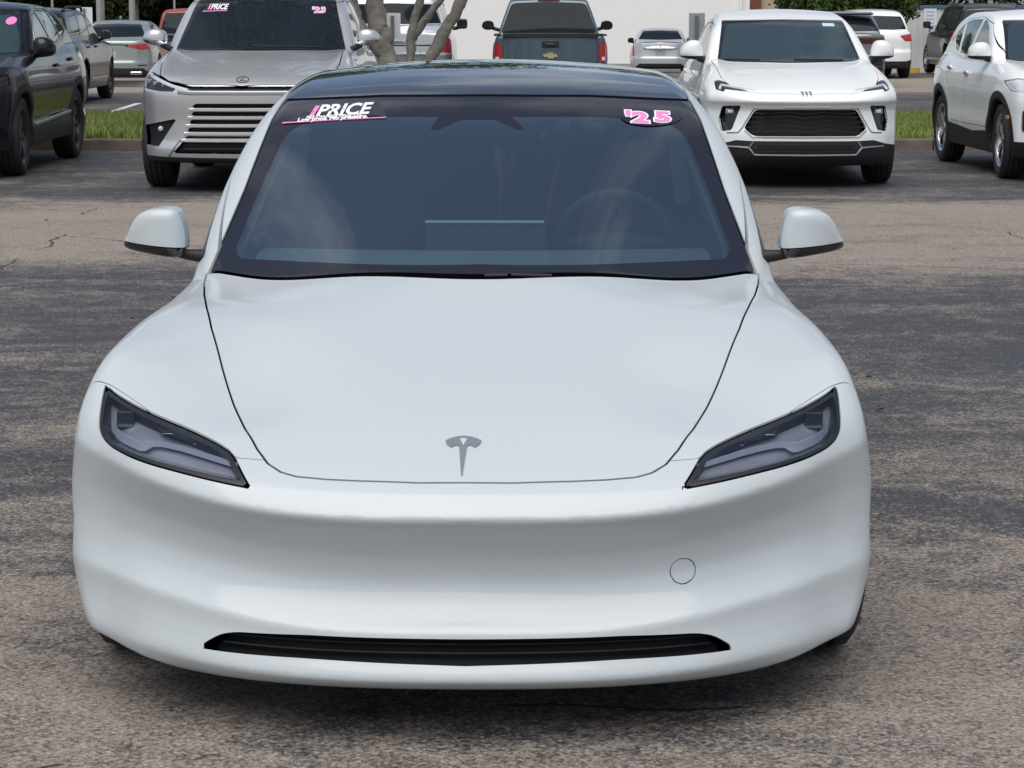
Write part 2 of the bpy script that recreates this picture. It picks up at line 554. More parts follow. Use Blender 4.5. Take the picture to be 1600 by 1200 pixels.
class Shell:
    """a meshed signed field from which panels are cut; every panel becomes an object under `root`"""
    def __init__(self, f, lo, hi, res, root, eps=0.003):
        self.f, self.root, self.res = f, root, res
        self.M = mesh_field(f, lo, hi, res, eps)
        self.L = hi[1]
    def _sel(self, view, poly, cond, pad):
        P = np.asarray(poly, float)
        u0, v0 = P.min(0) - pad; u1, v1 = P.max(0) + pad
        def coords(V):
            if view == 'F': return np.abs(V[:, 0]), V[:, 2]
            if view == 'X': return V[:, 0], V[:, 2]
            if view == 'S': return V[:, 1], V[:, 2]
            if view == 'T': return np.abs(V[:, 0]), V[:, 1]
        def box_(V):
            u, v = coords(V)
            return (u > u0) & (u < u1) & (v > v0) & (v < v1) & (cond(V) < pad)
        def g(V):
            u, v = coords(V)
            return np.maximum(poly_sd(P, u, v), cond(V))
        return g, box_
    def take(self, view, poly, cond=None, gap=0.004):
        """cut a panel out of the shell; view F front (|x|, z), X front (x, z), S side (y, z), T top (|x|, y)"""
        if cond is None: cond = lambda V: np.full(len(V), -1.0)
        g, b = self._sel(view, poly, cond, 2.5*self.res)
        a, self.M = split_near(self.M, g, gap, b)
        return a
    def take_g(self, g, gap=0.0, box=None):
        a, self.M = split_near(self.M, g, gap, box)
        return a
    def part(self, name, a, mat, depth=0.015, push=0.0, pair=False, parent=None, islands=False):
        if a is None or not len(a[2]): return None
        if islands:
            for m in loose(a): emit(name, m, mat, parent or self.root, depth, push)
            return None
        if not pair: return emit(name, a, mat, parent or self.root, depth, push)
        out = []
        V, N, T = a
        side = V[T].mean(1)[:, 0]
        for s in (-1, 1):
            t = T[side*s > 0]
            if len(t): out.append(emit(name, _compact(V, N, t), mat, parent or self.root, depth, push))
        return out
    def y_at(self, x, z, y0=-0.3, y1=2.4, back=False):
        """where the surface stands at (x, z), looking from the front (or the back)"""
        x = np.asarray(x, float); z = np.asarray(z, float)
        ys = np.linspace(y0, y1, 900)
        if back: ys = ys[::-1]
        v = self.f(x[:, None], ys[None], z[:, None])
        k = (v < 0).argmax(1); k0 = np.maximum(k-1, 0); r = np.arange(len(x))
        t = v[r, k0] / (v[r, k0] - v[r, k] + 1e-12)
        return ys[k0] + np.clip(t, 0, 1)*(ys[k] - ys[k0])
    def strip(self, name, pts, w, d, mat, back=False, lift=0.004, y0=-0.3, y1=2.4, n=5, closed=False, parent=None, mirror=True):
        """a moulding lying along the surface through (x, z) points, w high and d deep"""
        P = np.asarray(pts, float)
        if closed: P = np.concatenate([P, P[:1]])
        if mirror and not closed and abs(P[0, 0]) < 1e-6: P = np.concatenate([P[::-1]*[-1, 1], P[1:]])
        Q = []
        for a, b in zip(P[:-1], P[1:]):
            for k in range(n): Q.append(a + (b-a)*k/n)
        if not closed: Q.append(P[-1])
        Q = np.array(Q); m = len(Q)
        y = self.y_at(Q[:, 0], Q[:, 1], y0, y1, back)
        if closed: T = np.roll(Q, -1, 0) - np.roll(Q, 1, 0)
        else: T = np.gradient(Q, axis=0)
        T /= np.maximum(np.linalg.norm(T, axis=1, keepdims=True), 1e-9)
        Nn = np.stack([-T[:, 1], T[:, 0]], 1)
        sg = 1 if back else -1
        yo, yi = y + sg*lift, y - sg*d
        a, b = Q + Nn*w/2, Q - Nn*w/2
        ar, br = Q + Nn*w*.28, Q - Nn*w*.28
        ring = [np.stack([a[:, 0], yi, a[:, 1]], 1), np.stack([a[:, 0], yo - sg*w*.25, a[:, 1]], 1), np.stack([ar[:, 0], yo, ar[:, 1]], 1),
                np.stack([br[:, 0], yo, br[:, 1]], 1), np.stack([b[:, 0], yo - sg*w*.25, b[:, 1]], 1), np.stack([b[:, 0], yi, b[:, 1]], 1)]
        V = np.stack(ring, 1).reshape(-1, 3); F = []
        for i in range(m if closed else m-1):
            j = (i+1) % m
            for k in range(5): F.append((i*6+k, i*6+k+1, j*6+k+1, j*6+k))
        if not closed:
            return mesh_any(name, V, [tuple(q) for q in F] + [tuple(range(5, -1, -1)), tuple((m-1)*6 + q for q in range(6))], mat, parent or self.root)
        return mesh_np(name, V, F, mat, parent or self.root, smooth=False)
    def decal(self, name, txt, x, z, size, mat, back=False, lift=0.003, shear=0.0, bold=0.0, stretch=1.0, slope=0.0, spacing=1.0, align='LEFT', y0=0.8, y1=2.6, vs=1.0, parent=None):
        """flat print following the surface"""
        V, F = text_mesh(txt, size, shear, bold, spacing, align)
        s = -1 if back else 1
        X = x + s*V[:, 0]*stretch; Z = z + V[:, 1]*vs + V[:, 0]*stretch*slope
        Y = self.y_at(X, Z, y0, y1, back) + (lift if back else -lift)
        return mesh_any(name, np.stack([X, Y, Z], 1), F, mat, parent or self.root)
    def patch(self, name, poly, mat, lift=0.002, back=False, y0=0.8, y1=2.6, thick=0.0, parent=None, n=10):
        """thin applied piece: outline in (x, z) laid on the surface"""
        P = np.asarray(poly, float); c = P.mean(0)
        rings = [c + (P - c)*k/n for k in range(1, n+1)]
        Q = np.concatenate([[c]] + rings); m = len(P)
        s = 1 if back else -1
        Y = self.y_at(Q[:, 0], Q[:, 1], y0, y1, back)
        V = np.stack([Q[:, 0], Y + s*(lift + thick), Q[:, 1]], 1)
        F = [(0, 1+k, 1+(k+1) % m) for k in range(m)]
        for r in range(n-1):
            a = 1 + r*m; b = a + m
            F += [(a+k, b+k, b+(k+1) % m, a+(k+1) % m) for k in range(m)]
        if thick:
            base = len(V); o = 1 + (n-1)*m
            E = V[o:].copy(); E[:, 1] -= s*(thick + lift + .004)
            V = np.concatenate([V, E])
            F += [(o+k, base+k, base+(k+1) % m, o+(k+1) % m) for k in range(m)]
        return mesh_any(name, V, F, mat, parent or self.root)

WHEELS = {}
def _wheel_meshes(r, w, style):
    key = (round(r, 3), round(w, 3), style)
    if key in WHEELS: return WHEELS[key]
    rr = r*(.70 if style != 'small' else .64)
    h = w/2
    tp = [(-h*.80, rr-.005), (-h*.94, rr+.02), (-h, (r+rr)/2), (-h*.93, r-.028), (-h*.80, r-.008), (-h*.5, r-.002), (-h*.46, r-.002), (-h*.44, r-.011), (-h*.38, r-.011), (-h*.36, r-.001),
          (-h*.04, r), (-h*.02, r-.010), (h*.02, r-.010), (h*.04, r), (h*.36, r-.001), (h*.38, r-.011), (h*.44, r-.011), (h*.46, r-.002), (h*.5, r-.002), (h*.80, r-.008), (h*.93, r-.028), (h, (r+rr)/2), (h*.94, rr+.02), (h*.80, rr-.005)]
    V, F = lathe_vf(tp, 48)
    t = bpy.data.meshes.new('tyre'); t.from_pydata(V.tolist(), [], F.tolist()); t.polygons.foreach_set('use_smooth', np.full(len(t.polygons), True)); t.materials.append(M_rubber)
    # rim: barrel, lip, spokes, hub  (outside is +x)
    bm = bmesh.new()
    def addvf(V, F, mi=0):
        vs = [bm.verts.new(v) for v in V]
        for f in F:
            try:
                q = bm.faces.new([vs[i] for i in f]); q.material_index = mi; q.smooth = True
            except ValueError: pass
    V, F = lathe_vf([(-h*.8, rr-.004), (-h*.6, rr-.03), (h*.3, rr-.035), (h*.72, rr-.02), (h*.86, rr-.006), (h*.88, rr), (h*.8, rr+.002)], 48); addvf(V, F, 0)
    V, F = lathe_vf([(h*.62, .0), (h*.66, .030), (h*.60, .062), (h*.40, .075)], 24); addvf(V, F, 0)
    V, F = lathe_vf([(-h*.05, .0), (-h*.05, rr*.72), (-h*.25, rr*.74)], 32); addvf(V, F, 2)
    ns = {'five': 5, 'ten': 10, 'multi': 7, 'small': 5}[style]
    for s in range(ns):
        a0 = 2*math.pi*s/ns
        offs = (-.13, .13) if style == 'five' else (0.0,)
        for q, do in enumerate(offs):
            w0, w1 = (.020, .030) if style in ('five', 'ten') else (.030, .042)
            pts = []
            for rad, ww, xo, da in ((.045, w0, h*.56, do*.3), (rr*.5, (w0+w1)/2, h*.70, do*.8), (rr-.012, w1, h*.66, do*1.2)):
                a = a0 + da
                c = np.array([0, math.cos(a), math.sin(a)])*rad; tn = np.array([0, -math.sin(a), math.cos(a)])
                pts.append((c + tn*ww + [xo-.02, 0, 0], c + tn*ww*.7 + [xo, 0, 0], c - tn*ww*.7 + [xo, 0, 0], c - tn*ww + [xo-.02, 0, 0]))
            vs = [[bm.verts.new(v) for v in p] for p in pts]
            for i in range(2):
                for k in range(3):
                    f = bm.faces.new((vs[i][k], vs[i+1][k], vs[i+1][k+1], vs[i][k+1]))
                    f.material_index = 0 if k == 1 else 1
    rim = bpy.data.meshes.new('rim'); bm.normal_update(); bm.to_mesh(rim); bm.free()
    for m in ((M_alloy, M_alloyd, M_disc) if style in ('five', 'small') else (M_alloyd, M_trim, M_disc)): rim.materials.append(m)
    WHEELS[key] = (t, rim)
    return WHEELS[key]

def add_wheels(root, axles, xo, r, w=.225, style='five', steer=0.0):
    t, rim = _wheel_meshes(r, w, style)
    for i, y in enumerate(axles):
        for s in (-1, 1):
            e = bpy.data.objects.new('wheel', None); e.empty_display_size = .1
            e.location = (s*(xo - w/2), y, r); e.rotation_euler = (0, 0, (0 if s > 0 else math.pi) + (steer if i == 0 else 0))
            link(e, root)
            link(bpy.data.objects.new('tyre', t), e); link(bpy.data.objects.new('rim', rim), e)

def mirror_pair(root, outline, x_in, y, zc, thick, mat_cap, split=None, mat_low=None, arm=None, res=.011, k=.035, lean=0.0, back_mat=None):
    """door mirrors: outline (out, up) measured from the inner edge; the cap above `split`, the housing below it"""
    P = smooth_closed(outline, 5)
    us = np.array(P)[:, 0]; vs_ = np.array(P)[:, 1]; uc, um = us.mean(), us.max()
    def f(x, yy, z):
        sd = poly_sd(P, np.broadcast_to(x, np.broadcast(x, z).shape), np.broadcast_to(z, np.broadcast(x, z).shape)) if np.ndim(x) == 1 else poly_sd(P, x, z)
        u = (x - uc)/(um - us.min())*2
        front = -(yy + thick*.5*(1 - .55*u*u) - lean*x)
        backf = yy - thick*.5
        return smax(smax(sd*.9, front, k*1.6), backf, .012)
    lo = (us.min()-.03, -thick*.6-.03, vs_.min()-.03); hi = (us.max()+.03, thick*.6+.03, vs_.max()+.03)
    M = mesh_field(f, lo, hi, res, .002)
    out = []
    for s in (-1, 1):
        V, N, T = M
        V2 = V*[s, 1, 1] + [s*x_in, y, zc]; N2 = N*[s, 1, 1]; T2 = T if s > 0 else T[:, ::-1]
        e = bpy.data.objects.new('door_mirror', None); e.empty_display_size = .05; link(e, root)
        MM = (V2, N2, T2)
        gb = lambda VV: .5*thick + y - .006 - VV[:, 1]
        gl, MM = split_near(MM, gb, 0.0)
        if gl is not None and len(gl[2]): emit('mirror_glass', gl, M_gloss if back_mat is None else back_mat, e, 0)
        if split is not None:
            sp = (lambda VV, s=s: VV[:, 2] - (zc + split[0] + split[1]*(s*VV[:, 0] - x_in)))
            low, MM = split_near(MM, sp, .003)
            emit('mirror_base', low, mat_low or M_trim, e, .01)
        emit('mirror_cap', MM, mat_cap, e, .01)
        if arm:
            (a, b, ra) = arm
            Vt, Ft = tube_vf([(s*(x_in+a[0]), y+a[1], zc+a[2]), (s*(x_in+(a[0]+b[0])/2), y+(a[1]+b[1])/2, zc+(a[2]+b[2])/2 - .004), (s*(x_in+b[0]), y+b[1], zc+b[2])], ra, 10)
            mesh_np('mirror_arm', Vt, Ft, M_trim, e)
        out.append(e)
    return out

def generic_field(s):
    """saloon / SUV / pickup body from a handful of section curves"""
    P = curve(s['P'], 'n'); F = curve(s['F']); R = curve(s['R'], 'n'); G = curve(s['G'])
    Wp = curve(s['Wp'], 'p'); I = curve(s['I'], 'p'); zc = curve(s['zc'], 'p')
    cab = curve(s['cab'], 'p'); Wc = curve(s['Wc'], 'p'); tp = curve(s['tp'], 'p')
    wr = curve(s['wrap'], 'p'); crown = s.get('crown', .06); L = s['L']; fb = s.get('fender', .02)
    k1, k2, kc = s.get('k1', .08), s.get('k2', .05), s.get('kc', .07)
    zb = s['zb']; r = s['r']; ax_ = s['axles']; rc = s.get('roofcrown', .05); arch = s.get('arch', .05); bed = s.get('bed')
    wmax = s['W']
    def low(x, y, z):
        ax = np.abs(x)
        fz = F(z); gz = (F(z+.006) - F(z-.006)) / .012; gx = (P(ax+.006) - P(ax-.006)) / .012
        df = (P(ax) + fz - y) / np.sqrt(1 + np.minimum(gz*gz, 40) + np.minimum(gx*gx, 40))
        gz = (G(z+.006) - G(z-.006)) / .012; gx = (R(ax+.006) - R(ax-.006)) / .012
        dr = (y - (L - R(ax) - G(z))) / np.sqrt(1 + np.minimum(gz*gz, 40) + np.minimum(gx*gx, 40))
        zt = zc(y) - crown*(ax/wmax)**2 + fb*np.exp(-((ax - .80*wmax)/.10)**2)*(1 - sstep(1.4, 2.0, y))
        gy = (zc(y+.01) - zc(y-.01)) / .02
        dt = (z - zt) / np.sqrt(1 + gy*gy)
        ds = ax - (Wp(y) - I(z))
        d = smax(smax(dt, ds, k1), df, k2)
        d = smax(d, dr, k2)
        d = smax(d, zb - z, .02)
        for yw in ax_:
            c = np.sqrt((y - yw)**2 + (z - r)**2) - (r + arch)
            d = smax(d, -np.maximum(c, .58*wmax - ax), .012)
        if bed:
            d = smax(d, -np.maximum(np.maximum(bed[0] - y, y - bed[1]), np.maximum(ax - bed[2], bed[3] - z)), .012)
        return d
    def cabf(x, y, z):
        ax = np.abs(x)
        yy = y - wr(y)*(ax/.7)**2
        zt = cab(yy) - rc*(ax/(.75*wmax))**2
        gy = (cab(yy+.01) - cab(yy-.01)) / .02
        dt = (z - zt) / np.sqrt(1 + gy*gy)
        ds = (ax - (Wc(z) + tp(y))) * .95
        return np.maximum(smax(dt, ds, kc), s.get('cabz', s['cab'][0][1] - .02) - z)
    def f(x, y, z):
        return smin(low(x, y, z), cabf(x, y, z), s.get('kj', .02))
    f.low, f.cab = low, cabf
    return f

def mir(pts):
    return [(-x, z) for x, z in pts][::-1]

def base_car(spec, name, label, cat, loc, rz, res, mat, wheel_style='five', group='cars parked in the lot', steer=0.0, xo=None):
    root = thing(name, label, cat, loc, rz, group)
    f = generic_field(spec)
    W, L, H = spec['W'], spec['L'], spec['H']
    sh = Shell(f, (-W-.07, -.12, spec['zb']-.08), (W+.07, L+.12, H+.10), res, root)
    sh.spec = spec; sh.paint = mat
    r, ax_ = spec['r'], spec['axles']
    arch = spec.get('arch', .05)
    # wheel housings and floor
    def gw(V):
        d = np.full(len(V), 9.0)
        for yw in ax_:
            c = np.sqrt((V[:, 1]-yw)**2 + (V[:, 2]-r)**2) - (r + arch + .012)
            d = np.minimum(d, np.maximum(c, np.abs(V[:, 0]) - (W - spec.get('well', .075))))
        return np.minimum(d, V[:, 2] - spec['zb'] - .012)
    sh.part('underbody', sh.take_g(gw), M_well, 0)
    add_wheels(root, ax_, xo or (W - .025), r, spec.get('tw', .235), wheel_style, steer)
    return sh

def on_cab(sh, m=.006):
    return lambda V: m - sh.f.low(V[:, 0], V[:, 1], V[:, 2])

def glasshouse(sh, ws=None, side=(), back=None, ws_mat=None, side_mat=None, back_mat=None, border=.04, ymid=2.6):
    """windscreen, side and rear windows with their black borders"""
    c0 = on_cab(sh)
    ws_mat = ws_mat or M_dglass; side_mat = side_mat or M_sglass; back_mat = back_mat or M_dglass
    if ws is not None:
        cf = lambda V: np.maximum(c0(V), V[:, 1] - ymid)
        a = sh.take('F', [(-.3, ws[0][1])] + ws + [(-.3, ws[-1][1])], cf, .005)
        inner = [(-.3, ws[0][1]-border)] + [(max(x - border*1.0, .02), z + (-border if z > (ws[0][1]+ws[-1][1])/2 else border*1.3)) for x, z in ws] + [(-.3, ws[-1][1]+border*1.3)]
        P = fillet(inner, .06)
        g = lambda V: poly_sd(P, np.abs(V[:, 0]), V[:, 2])
        if a is not None:
            clear, fr = split_near(a, g, 0.0)
            sh.part('windshield_border', fr, M_frit, .01, .002)
            sh.part('windshield', clear, ws_mat, 0, .002)
    if back is not None:
        cb = lambda V: np.maximum(c0(V) if not sh.spec.get('back_low') else -1, ymid - V[:, 1])
        a = sh.take('F', [(-.3, back[0][1])] + back + [(-.3, back[-1][1])], cb, .005)
        sh.part('rear_window', a, back_mat, .012, .004)
    for poly in side:
        cs = lambda V: .45 - np.abs(V[:, 0])
        a = sh.take('S', fillet(poly, .035), lambda V: np.maximum(cs(V), c0(V) - .02), .006)
        sh.part('side_window', a, side_mat, .012, .005, pair=True)

def front_lim(y): return lambda V: V[:, 1] - y
def rear_lim(y): return lambda V: y - V[:, 1]
def side_lim(x): return lambda V: x - np.abs(V[:, 0])

def handle_pair(sh, y, z, mat, l=.19):
    for s in (-1, 1):
        xs = np.linspace(.3, 1.15, 400)
        v = sh.f(xs, np.full(400, y), np.full(400, z))
        x = xs[(v > 0).argmax()]
        box('door_handle', (s*(x + .012), y, z), (.03, l, .035), mat, sh.root, .01, smooth=True)
# ================================================================== ground
def asphalt():
    m, n, l, o = _nt('asphalt')
    b = n.new('ShaderNodeBsdfPrincipled'); b.inputs['Specular IOR Level'].default_value = .35
    tc = n.new('ShaderNodeTexCoord')
    def noise(sc, det=4, rough=.55, vec=None, dist=0.0):
        x = n.new('ShaderNodeTexNoise'); x.inputs['Scale'].default_value = sc; x.inputs['Detail'].default_value = det; x.inputs['Roughness'].default_value = rough; x.inputs['Distortion'].default_value = dist
        l.new(vec or tc.outputs['Object'], x.inputs['Vector']); return x.outputs['Fac']
    def math_(op, a, b_, clamp=False):
        x = n.new('ShaderNodeMath'); x.operation = op; x.use_clamp = clamp
        for i, v in enumerate((a, b_)):
            if isinstance(v, (int, float)): x.inputs[i].default_value = v
            else: l.new(v, x.inputs[i])
        return x.outputs[0]
    def ramp(fac, els, interp='LINEAR'):
        r = n.new('ShaderNodeValToRGB'); r.color_ramp.interpolation = interp
        while len(r.color_ramp.elements) < len(els): r.color_ramp.elements.new(.5)
        for e, (p, c) in zip(r.color_ramp.elements, els): e.position = p; e.color = (*c, 1) if len(c) == 3 else c
        l.new(fac, r.inputs[0]); return r.outputs[0]
    sx = n.new('ShaderNodeSeparateXYZ'); l.new(tc.outputs['Object'], sx.inputs[0])
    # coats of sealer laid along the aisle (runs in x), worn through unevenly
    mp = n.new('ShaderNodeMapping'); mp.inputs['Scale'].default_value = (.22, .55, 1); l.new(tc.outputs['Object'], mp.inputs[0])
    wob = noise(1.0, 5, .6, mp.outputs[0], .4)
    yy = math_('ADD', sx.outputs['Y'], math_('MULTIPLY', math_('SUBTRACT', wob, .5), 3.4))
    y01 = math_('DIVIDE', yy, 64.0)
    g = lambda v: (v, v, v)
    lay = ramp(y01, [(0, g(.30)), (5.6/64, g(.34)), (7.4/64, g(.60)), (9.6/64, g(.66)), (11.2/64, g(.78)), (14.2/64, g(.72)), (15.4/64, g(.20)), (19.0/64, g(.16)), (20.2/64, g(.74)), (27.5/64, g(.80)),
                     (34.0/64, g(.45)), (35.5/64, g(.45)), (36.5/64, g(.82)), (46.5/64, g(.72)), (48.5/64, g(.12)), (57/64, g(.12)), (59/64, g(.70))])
    mp2 = n.new('ShaderNodeMapping'); mp2.inputs['Scale'].default_value = (.55, 1.25, 1); mp2.inputs['Location'].default_value = (3.1, 1.7, 0); l.new(tc.outputs['Object'], mp2.inputs[0])
    big = noise(1.0, 6, .62, mp2.outputs[0], .6)
    mid = noise(7.0, 6, .68, None, .8)
    fine = noise(62.0, 3, .65, None, .9)
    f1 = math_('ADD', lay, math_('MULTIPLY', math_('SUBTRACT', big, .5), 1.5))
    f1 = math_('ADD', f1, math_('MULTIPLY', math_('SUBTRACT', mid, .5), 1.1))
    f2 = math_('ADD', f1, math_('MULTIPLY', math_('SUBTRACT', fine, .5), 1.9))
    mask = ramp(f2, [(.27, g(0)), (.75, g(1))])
    sv = n.new('ShaderNodeTexVoronoi'); sv.inputs['Scale'].default_value = 72.0; l.new(tc.outputs['Object'], sv.inputs['Vector'])
    stone = math_('ADD', math_('MULTIPLY', noise(105.0, 5, .72, None, .8), .90), math_('MULTIPLY', math_('SUBTRACT', .55, sv.outputs['Distance']), .20))
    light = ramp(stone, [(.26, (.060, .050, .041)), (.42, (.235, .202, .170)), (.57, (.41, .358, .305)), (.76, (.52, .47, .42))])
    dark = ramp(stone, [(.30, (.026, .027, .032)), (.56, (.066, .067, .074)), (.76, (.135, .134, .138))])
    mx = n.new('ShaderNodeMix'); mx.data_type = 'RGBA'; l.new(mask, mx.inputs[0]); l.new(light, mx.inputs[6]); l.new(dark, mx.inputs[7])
    # loose light chips
    vo = n.new('ShaderNodeTexVoronoi'); vo.inputs['Scale'].default_value = 46.0; l.new(tc.outputs['Object'], vo.inputs['Vector'])
    sp = math_('MULTIPLY', math_('LESS_THAN', vo.outputs['Distance'], .16), math_('GREATER_THAN', noise(21.0, 2), .60))
    m2 = n.new('ShaderNodeMix'); m2.data_type = 'RGBA'; l.new(math_('MULTIPLY', sp, .55), m2.inputs[0]); l.new(mx.outputs[2], m2.inputs[6]); m2.inputs[7].default_value = (.36, .34, .31, 1)
    # hairline cracks
    vc = n.new('ShaderNodeTexVoronoi'); vc.feature = 'DISTANCE_TO_EDGE'; vc.inputs['Scale'].default_value = .42
    wv = n.new('ShaderNodeMix'); wv.data_type = 'RGBA'; wv.inputs[0].default_value = .22
    nz = n.new('ShaderNodeTexNoise'); nz.inputs['Scale'].default_value = 1.6; nz.inputs['Detail'].default_value = 7; l.new(tc.outputs['Object'], nz.inputs['Vector'])
    l.new(tc.outputs['Object'], wv.inputs[6]); l.new(nz.outputs['Color'], wv.inputs[7]); l.new(wv.outputs[2], vc.inputs['Vector'])
    ck = math_('MULTIPLY', math_('LESS_THAN', vc.outputs['Distance'], .0022), math_('GREATER_THAN', noise(.6, 2), .52))
    m3 = n.new('ShaderNodeMix'); m3.data_type = 'RGBA'; l.new(math_('MULTIPLY', ck, .8), m3.inputs[0]); l.new(m2.outputs[2], m3.inputs[6]); m3.inputs[7].default_value = (.014, .013, .013, 1)
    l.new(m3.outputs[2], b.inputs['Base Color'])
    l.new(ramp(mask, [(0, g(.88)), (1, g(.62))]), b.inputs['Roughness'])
    bp = n.new('ShaderNodeBump'); bp.inputs['Distance'].default_value = .006; bp.inputs['Strength'].default_value = .9
    l.new(math_('ADD', stone, math_('MULTIPLY', fine, .6)), bp.inputs['Height']); l.new(bp.outputs[0], b.inputs['Normal'])
    l.new(b.outputs[0], o.inputs[0])
    return m
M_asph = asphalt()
def ground_z(y): return -.27*float(sstep(63.0, 72.0, np.float64(y)))
ys = np.concatenate([[-120, -30], np.linspace(0, 60, 13), np.linspace(62, 74, 13), [110, 300, 900]])
xs = np.array([-600, -60, -30, -15, 0, 15, 30, 60, 600], float)
V = [(x, y, ground_z(y)) for y in ys for x in xs]; nx_ = len(xs)
F = [(j*nx_+i, j*nx_+i+1, (j+1)*nx_+i+1, (j+1)*nx_+i) for j in range(len(ys)-1) for i in range(nx_-1)]
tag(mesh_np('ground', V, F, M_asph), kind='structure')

# kerbed island between the two rows
M_kerb = principled('kerb_concrete', (.15, .122, .098), .9, noise=.55, nscale=6, bump=.006)
M_soil = principled('soil', (.06, .05, .035), 1.0, noise=.4, nscale=10)
def kerb_piece(x0, x1):
    bm = bmesh.new(); add_box(bm, ((x0+x1)/2, 27.40, .055), (x1-x0-.012, .16, .15), None, .018)
    return bm
kerb = bpy.data.objects.new('kerb', None); link(kerb); tag(kerb, kind='structure')
first = None
for k in range(-9, 12):
    x0 = k*1.52 + .3
    if first is None:
        first = bm_obj('kerb_stone', kerb_piece(0, 1.52), M_kerb, kerb); o = first
    else:
        o = first.copy(); link(o, kerb)
    o.location = (x0, random.uniform(-.006, .006), random.uniform(-.006, .004))
isl = box('island_bed', (0, 30.95, .05), (36, 6.95, .10), M_soil); tag(isl, kind='structure')
gut = box('gutter_strip', (0, 35.1, .03), (36, 1.35, .10), M_conc); tag(gut, kind='structure')

# grass: blades
M_grass = principled('grass_blade', (.18, .225, .05), .7, noise=.5, nscale=1.3)
def grass_patch(x0, x1, y0, y1, n):
    x = RNG.uniform(x0, x1, n); y = RNG.uniform(y0, y1, n)
    hgt = RNG.uniform(.05, .13, n); a = RNG.uniform(0, 2*np.pi, n); w = RNG.uniform(.006, .012, n); le = RNG.normal(0, .04, (n, 2))
    b = np.stack([x, y, np.full(n, .10)], 1); d = np.stack([np.cos(a), np.sin(a), np.zeros(n)], 1)*w[:, None]
    t = b + np.stack([le[:, 0], le[:, 1], hgt], 1)
    V = np.stack([b-d, b+d, t], 1).reshape(-1, 3)
    return V
V = np.concatenate([grass_patch(-7.2, -2.2, 27.55, 34.3, 34000), grass_patch(2.2, 8.2, 27.55, 34.3, 40000), grass_patch(-2.2, 2.2, 27.55, 34.3, 9000)])
tag(mesh_np('grass', V, np.arange(len(V)).reshape(-1, 3), M_grass, smooth=False), kind='stuff')

# painted bay lines, a few millimetres over the asphalt
M_line = principled('road_paint', (.58, .58, .56), .7, noise=.3, nscale=7)
for (xa, ya, xb, yb) in ((-6.36, 36.3, -6.56, 41.8), (-9.3, 36.3, -9.5, 41.8), (6.1, 38.0, 6.3, 43.5), (9.2, 38.0, 9.4, 43.5)):
    V = [(xa-.06, ya, .004), (xa+.06, ya, .004), (xb+.06, yb, .004), (xb-.06, yb, .004)]
    tag(mesh_np('bay_line', V, [(0, 1, 2, 3)], M_line, smooth=False), kind='structure')
# concrete stops in front of the far bays
def wheel_stop(name, mat, label, x, y, w):
    bm = bmesh.new()
    pr = [(-.10, 0), (-.07, .13), (.07, .13), (.10, 0)]
    a = [bm.verts.new((-w/2, p[0], p[1])) for p in pr]; b = [bm.verts.new((w/2, p[0], p[1])) for p in pr]
    bm.faces.new(a[::-1]); bm.faces.new(b)
    for i in range(4): bm.faces.new((a[i], a[(i+1) % 4], b[(i+1) % 4], b[i]))
    bmesh.ops.recalc_face_normals(bm, faces=bm.faces)
    o = bm_obj(name, bm, mat, None); o.location = (x, y, ground_z(y)); return tag(o, label, 'wheel stop')
wheel_stop('wheel_stop', M_conc, 'tan concrete wheel stop on the asphalt behind the sage saloon', -8.35, 51.4, 1.8)
M_yel = principled('yellow_paint', (.60, .36, .06), .7, noise=.25, nscale=9)
wheel_stop('wheel_stop', M_yel, 'yellow painted wheel stop at the foot of the white metal fence', 10.75, 64.6, .62)
# dry leaves and twigs on the asphalt
M_leafl = principled('dry_leaf', (.075, .05, .03), .9)
V = []; 
for (x, y) in list(zip(RNG.uniform(-4.5, 4.5, 46), RNG.uniform(5.5, 19, 46))) + [(-2.05, 9.95), (1.45, 9.2), (1.50, 9.0)]:
    a = RNG.uniform(0, 6.28); s = RNG.uniform(.012, .034); c, d = math.cos(a)*s, math.sin(a)*s
    V += [(x-c, y-d, .006), (x+d*.4, y-c*.4, .012), (x+c, y+d, .008), (x-d*.4, y+c*.4, .016)]
tag(mesh_np('leaf_litter', V, np.arange(len(V)).reshape(-1, 4), M_leafl, smooth=False), kind='stuff')
# ================================================================== buildings, fence, signs, trees
M_stucco = principled('white_stucco', (.86, .85, .82), .9, noise=.035, nscale=3, bump=.003)
M_cream = principled('cream_render', (.56, .47, .34), .9, noise=.1, nscale=3)
M_brick = principled('brown_render', (.20, .085, .05), .9, noise=.2, nscale=5)
M_capb = principled('blue_capping', (.075, .125, .20), .5, .2)
M_sheet = principled('white_sheet_metal', (.62, .62, .60), .55, .1, noise=.05, nscale=2)

gz = ground_z(78)
b = thing('white_building', 'long white rendered wall of a building behind the parked pickups', 'building', (-.2, 79.0, gz))
def long_wall(x0, x1, h, t):
    bm = bmesh.new()
    add_box(bm, ((x0+x1)/2, t/2, h/2), (x1-x0, t, h))
    return bm
bm_obj('wall', long_wall(-6.4, 8.05, 5.2, 9.0), M_stucco, b)
box('parapet', (.825, 4.5, 5.29), (14.7, 9.25, .18), M_stucco, b)
box('plinth', (.825, -.012, .10), (14.42, .03, .20), M_conc, b)
for x in (2.62,): box('control_joint', (x, -.003, 2.7), (.010, .008, 4.9), M_stucco, b)
box('downpipe', (7.75, -.06, 2.6), (.09, .09, 5.0), M_stucco, b, .01)

